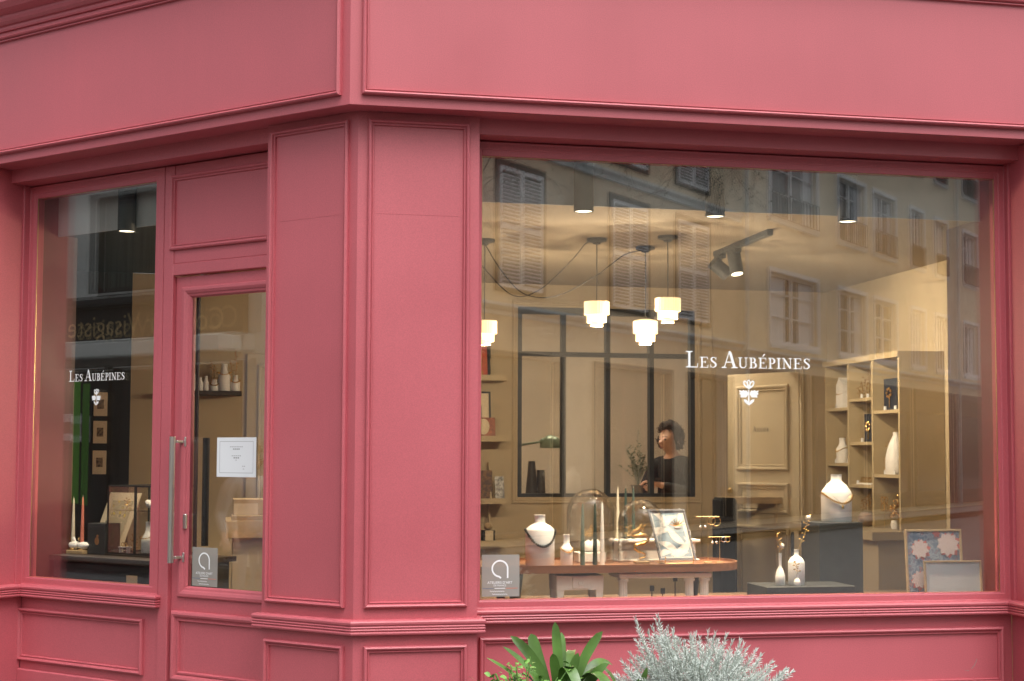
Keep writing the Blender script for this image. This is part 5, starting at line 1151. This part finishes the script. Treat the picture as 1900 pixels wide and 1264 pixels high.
def shutter(e0, e1, z0, z1, parent):
    em = (e0 + e1) / 2
    for a, b_ in ((e0, em - .01), (em + .01, e1)):
        f = MB(TO); f.box(a, a + .06, -.05, -.01, z0, z1).box(b_ - .06, b_, -.05, -.01, z0, z1)
        for zz in (z0, (z0 + z1) / 2 - .04, z1 - .08): f.box(a + .06, b_ - .06, -.049, -.011, zz, zz + .08)
        o = f.build('shutter', 'shutter_paint', parent); n = int((z1 - z0) / .075)
        for k in range(1, n):
            z = z0 + k * .075
            if abs(z - (z0 + z1) / 2) < .06 or z > z1 - .13 or z < z0 + .09: continue
            sl = MB(TO); sl.add([(a + .06, -.046, z - .018), (b_ - .06, -.046, z - .018), (b_ - .06, -.014, z + .022), (a + .06, -.014, z + .022), (a + .06, -.042, z - .024), (b_ - .06, -.042, z - .024), (b_ - .06, -.010, z + .016), (a + .06, -.010, z + .016)], [(0, 1, 2, 3), (7, 6, 5, 4), (0, 4, 5, 1), (2, 6, 7, 3), (1, 5, 6, 2), (0, 3, 7, 4)]); sl.build('slat', 'shutter_paint', o, recalc=False)
    MB(TO).box(e0 - .05, e1 + .05, -.02, .0, z0 - .05, z1 + .05).mould(e0 - .14, e1 + .14, z0 - .1, z1 + .14, 0, [(0, 0), (0, .03), (.12, .03), (.14, 0)]).build('surround', 'felt', parent)
def cornice(e0, e1, z, parent, m='stone_grey', d=.16, nm='cornice'):
    MB().sweep([(0, z), (.04, z), (.05, z + .08), (d * .7, z + .12), (d, z + .17), (d, z + .23), (0, z + .25)], [lambda o, zz: TO(e0, -o, zz), lambda o, zz: TO(e1, -o, zz)]).build(nm, m, parent)
# house with louvred shutters
ha = thing('town_house', 'tan rendered house with closed louvred shutters across the street', 'building', tuple(TO(20, 0, 0)))
sw = [(13.3, 14.9), (17.7, 19.27), (22.2, 23.82), (25.40, 27.05)]
wall_with_holes(11, 29, 4.5, 15, [], 'render_tan', ha); wall_with_holes(11, 29, -.16, 4.5, [(12, 15, .1, 3.6), (16.5, 20, .1, 3.6), (21.5, 25, .1, 3.6), (26, 28.4, .1, 3.6)], 'render_tan', ha)
for a, b_ in ((12, 15), (16.5, 20), (21.5, 25), (26, 28.4)):
    MB(TO).box(a, b_, .20, .22, .1, 3.6).build('shop_pane', 'dark_pane', ha); MB(TO).mould(a - .1, b_ + .1, .0, 3.7, 0, [(0, 0), (0, .05), (.1, .05), (.12, -.15)]).build('shop_frame', 'dark_wood', ha)
for a, b_ in sw:
    shutter(a, b_, 4.97, 7.38, ha)
    shutter(a, b_, 8.3, 10.5, ha)
cornice(11, 29, 4.40, ha); cornice(11, 29, 7.78, ha, d=.10, nm='string_course'); cornice(11, 29, 14.7, ha, d=.4)
# house with white casements
hb_ = thing('town_house', 'cream rendered house with tall white casement windows across the street', 'building', tuple(TO(40, 0, 0)))
wn = []
for z0, z1 in ((4.72, 6.72), (8.20, 10.20), (11.6, 13.4)): wn += [(30.95, 34.35, z0, z1), (36.1, 38.4, z0, z1), (39.2, 41.3, z0, z1), (42.9, 44.3, z0, z1), (45.6, 47.0, z0, z1), (49, 50.8, z0, z1), (53, 55, z0, z1), (58, 60, z0, z1)]
wall_with_holes(29.01, 66, -.16, 16, wn, 'render_cream', hb_)
for a, b_, z0, z1 in wn: casement(a, b_, z0, z1, hb_, z0 < 9)
for k in range(8):      # dark shop fronts at street level
    a, b_ = 29.3 + 4.55 * k, 29.3 + 4.55 * k + 4.2
    o = MB(TO).mould(a, b_, .0, 4.0, 0, [(0, 0), (0, .08), (.22, .08), (.24, .02)]).build('shop_front', 'dark_wood', hb_); MB(TO).box(a + .2, b_ - .2, -.02, -.001, .5, 3.2).build('pane', 'dark_pane', o); MB(TO).box(a + .2, b_ - .2, -.06, -.0205, 3.2, 3.85).build('sign_board', ['felt', 'navy', 'charcoal', 'dark_wood'][k % 4], o); MB(TO).box(a + .2, b_ - .2, -.06, -.0205, .02, .5).build('stall_riser', 'dark_wood', o)
cornice(29.02, 66, 4.28, hb_); cornice(29.02, 66, 15.7, hb_, d=.4)
MB(TO).box(29.01, 66, .26, .4, -.16, 16).build('rear_wall', 'felt', hb_)
for e_, zt in ((29.2, 15.6), (48.0, 15.6)): MB(TO).tube([(e_, -.10, -.1), (e_, -.10, zt)], .055, 10).build('downpipe', 'stone_grey', hb_, smooth=True)
# hair salon
hs_ = thing('hair_salon', 'dark fronted hair salon with gold sign lettering across the street', 'building', tuple(TO(-15, 0, 0)))
wall_with_holes(-26, -8, 3.15, 7.4, [(-15.75, -12.2, 4.42, 6.18), (-21, -17.5, 4.42, 6.18)], 'stone_grey', hs_); wall_with_holes(-26, -8, -.16, 3.15, [(-19, -12.0, .0, 3.149)], 'stone_grey', hs_)
for a, b_ in ((-15.75, -12.2), (-21, -17.5)):
    MB(TO).box(a, b_, .20, .22, 4.42, 6.18).build('pane', 'dark_pane', hs_); MB(TO).box(a + .12, b_ - .5, .15, .19, 4.5, 5.98).build('curtain', 'dark_curtain', hs_); MB(TO).mould(a, b_, 4.42, 6.18, .10, [(0, 0), (0, .05), (.09, .05), (.09, 0)]).build('window_frame', 'salon_black', hs_)
MB(TO).box(-19.2, -11.9, -.12, -.001, 3.56, 4.36).build('sign_board', 'salon_black', hs_); MB(TO).box(-19.2, -11.9, -.30, -.121, 4.18, 4.30).build('sign_cap', 'charcoal', hs_)
MB(TO).box(-19.1, -12.0, -.55, -.02, 3.26, 3.54).build('awning', 'awning_white', hs_, bevel=.02)
def fs(x, y): return TO(-12.30 - x, -.125, 3.66 + y)
text_mesh('Coiffeur Visagiste', .53, 'sign_lettering', 'sign_gold', hs_, fs, 'LEFT')
MB(TO).box(-19, -12.0, .5, .6, 0, 3.15).build('shop_interior', 'salon_black', hs_); MB(TO).box(-18.9, -12.1, .05, .06, .35, 3.1).build('shop_pane', 'dark_pane', hs_)
for a in (-18.95, -15.2, -12.1): MB(TO).box(a, a + .10, -.03, .08, 0, 3.14).build('mullion', 'salon_black', hs_)
MB(TO).box(-19, -12.0, -.03, .10, -.1, .38).build('stall_riser', 'salon_black', hs_)
bn = thing('banner', 'tall bright green banner standing in front of the hair salon', 'banner', tuple(TO(-15.06, -.7, 0))); MB(TO).tube([(-15.06, -.7, 0), (-15.06, -.7, 2.9)], .02, 8).build('pole', 'black_metal', bn); MB(TO).box(-15.15, -14.98, -.72, -.715, .80, 2.84).build('cloth', 'sign_green', bn); MB(TO).lathe((-15.06, -.7, -.02), [(.25, 0), (.25, .04)], 20).build('foot', 'black_metal', bn)
sbx = thing('notice_board', 'white poster board with brown picture beside the green banner', 'sign', tuple(TO(-15.71, -.3, 0))); MB(TO).box(-15.96, -15.46, -.30, -.28, 1.86, 2.32).build('board', 'paper', sbx); MB(TO).box(-15.94, -15.48, -.303, -.3005, 1.98, 2.18).build('picture', 'tapestry', sbx); MB(TO).tube([(-15.71, -.27, 0), (-15.71, -.27, 1.9)], .015, 6).build('post', 'black_metal', sbx)
# plain houses closing the row
for e0, e1, m in ((-8, 11, 'render_cream'), (-60, -26, 'render_tan')):
    g = thing('town_house', ['low plain cream house between the salon and the shuttered house', 'low plain tan house at the far end beyond the hair salon'][0 if m == 'render_cream' else 1], 'building', tuple(TO((e0 + e1) / 2, 0, 0))); ws = [(e, e + 1.4, z, z + 2.0) for e in [e0 + 1.6 + 3.4 * k for k in range(int((e1 - e0 - 2) / 3.4))] for z in (1.0,)]
    wall_with_holes(e0 + .01, e1 - .01, -.16, 4.2, ws, m, g)
    for a, b_, z0, z1 in ws: casement(a, b_, z0, z1, g, False)
    MB(TO).box(e0 + .01, e1 - .01, .26, .4, -.16, 4.2).build('rear_wall', 'felt', g); cornice(e0 + .01, e1 - .01, 4.0, g, d=.3)
# street tree with thin bare twigs
tre = thing('street_tree', 'thin street tree with drooping bare twigs and few leaves', 'tree', (2.2, -11.4, -.16)); tw = MB(); lf = MB(); rnd = random.Random(21)
tw.tube([(2.2, -11.4, -.16), (2.25, -11.45, 2.5), (2.15, -11.4, 5.2), (2.3, -11.5, 8.0)], [.11, .09, .07, .03], 10)
def branch(p, d, ln, r_, dep):
    q = [p]
    for k in range(5):
        d = (d + Vector((rnd.uniform(-.3, .3), rnd.uniform(-.3, .3), rnd.uniform(-.3, .12 if dep else .3)))).normalized(); p = p + d * ln / 5; q.append(p)
        if dep < 3 and k > 0:
            for _ in range(2 if dep else 1): branch(p, (d + Vector((rnd.uniform(-1, 1), rnd.uniform(-1, 1), rnd.uniform(-.8, .5)))).normalized(), ln * .55, r_ * .5, dep + 1)
        if dep >= 2 and rnd.random() < .5:
            s_ = .04; dv = Vector((rnd.uniform(-1, 1), rnd.uniform(-1, 1), rnd.uniform(-1, 0))).normalized() * s_; sd = dv.cross(Vector((1, .3, .2))).normalized() * s_ * .35; lf.add([tuple(p), tuple(p + dv * .5 + sd), tuple(p + dv), tuple(p + dv * .5 - sd)], [(0, 1, 2, 3)])
    tw.tube([tuple(x) for x in q], [r_ * (1 - .12 * k) for k in range(6)], 4 if dep else 6)
for k in range(10):
    a = -1.2 + k * .5; branch(Vector((2.2, -11.42, 5.0 + .33 * k)), Vector((math.cos(a), math.sin(a), .45)), 3.3, .022, 0)
tw.build('trunk', 'bark', tre); lf.build('foliage', 'twig_leaf', tre, recalc=False)
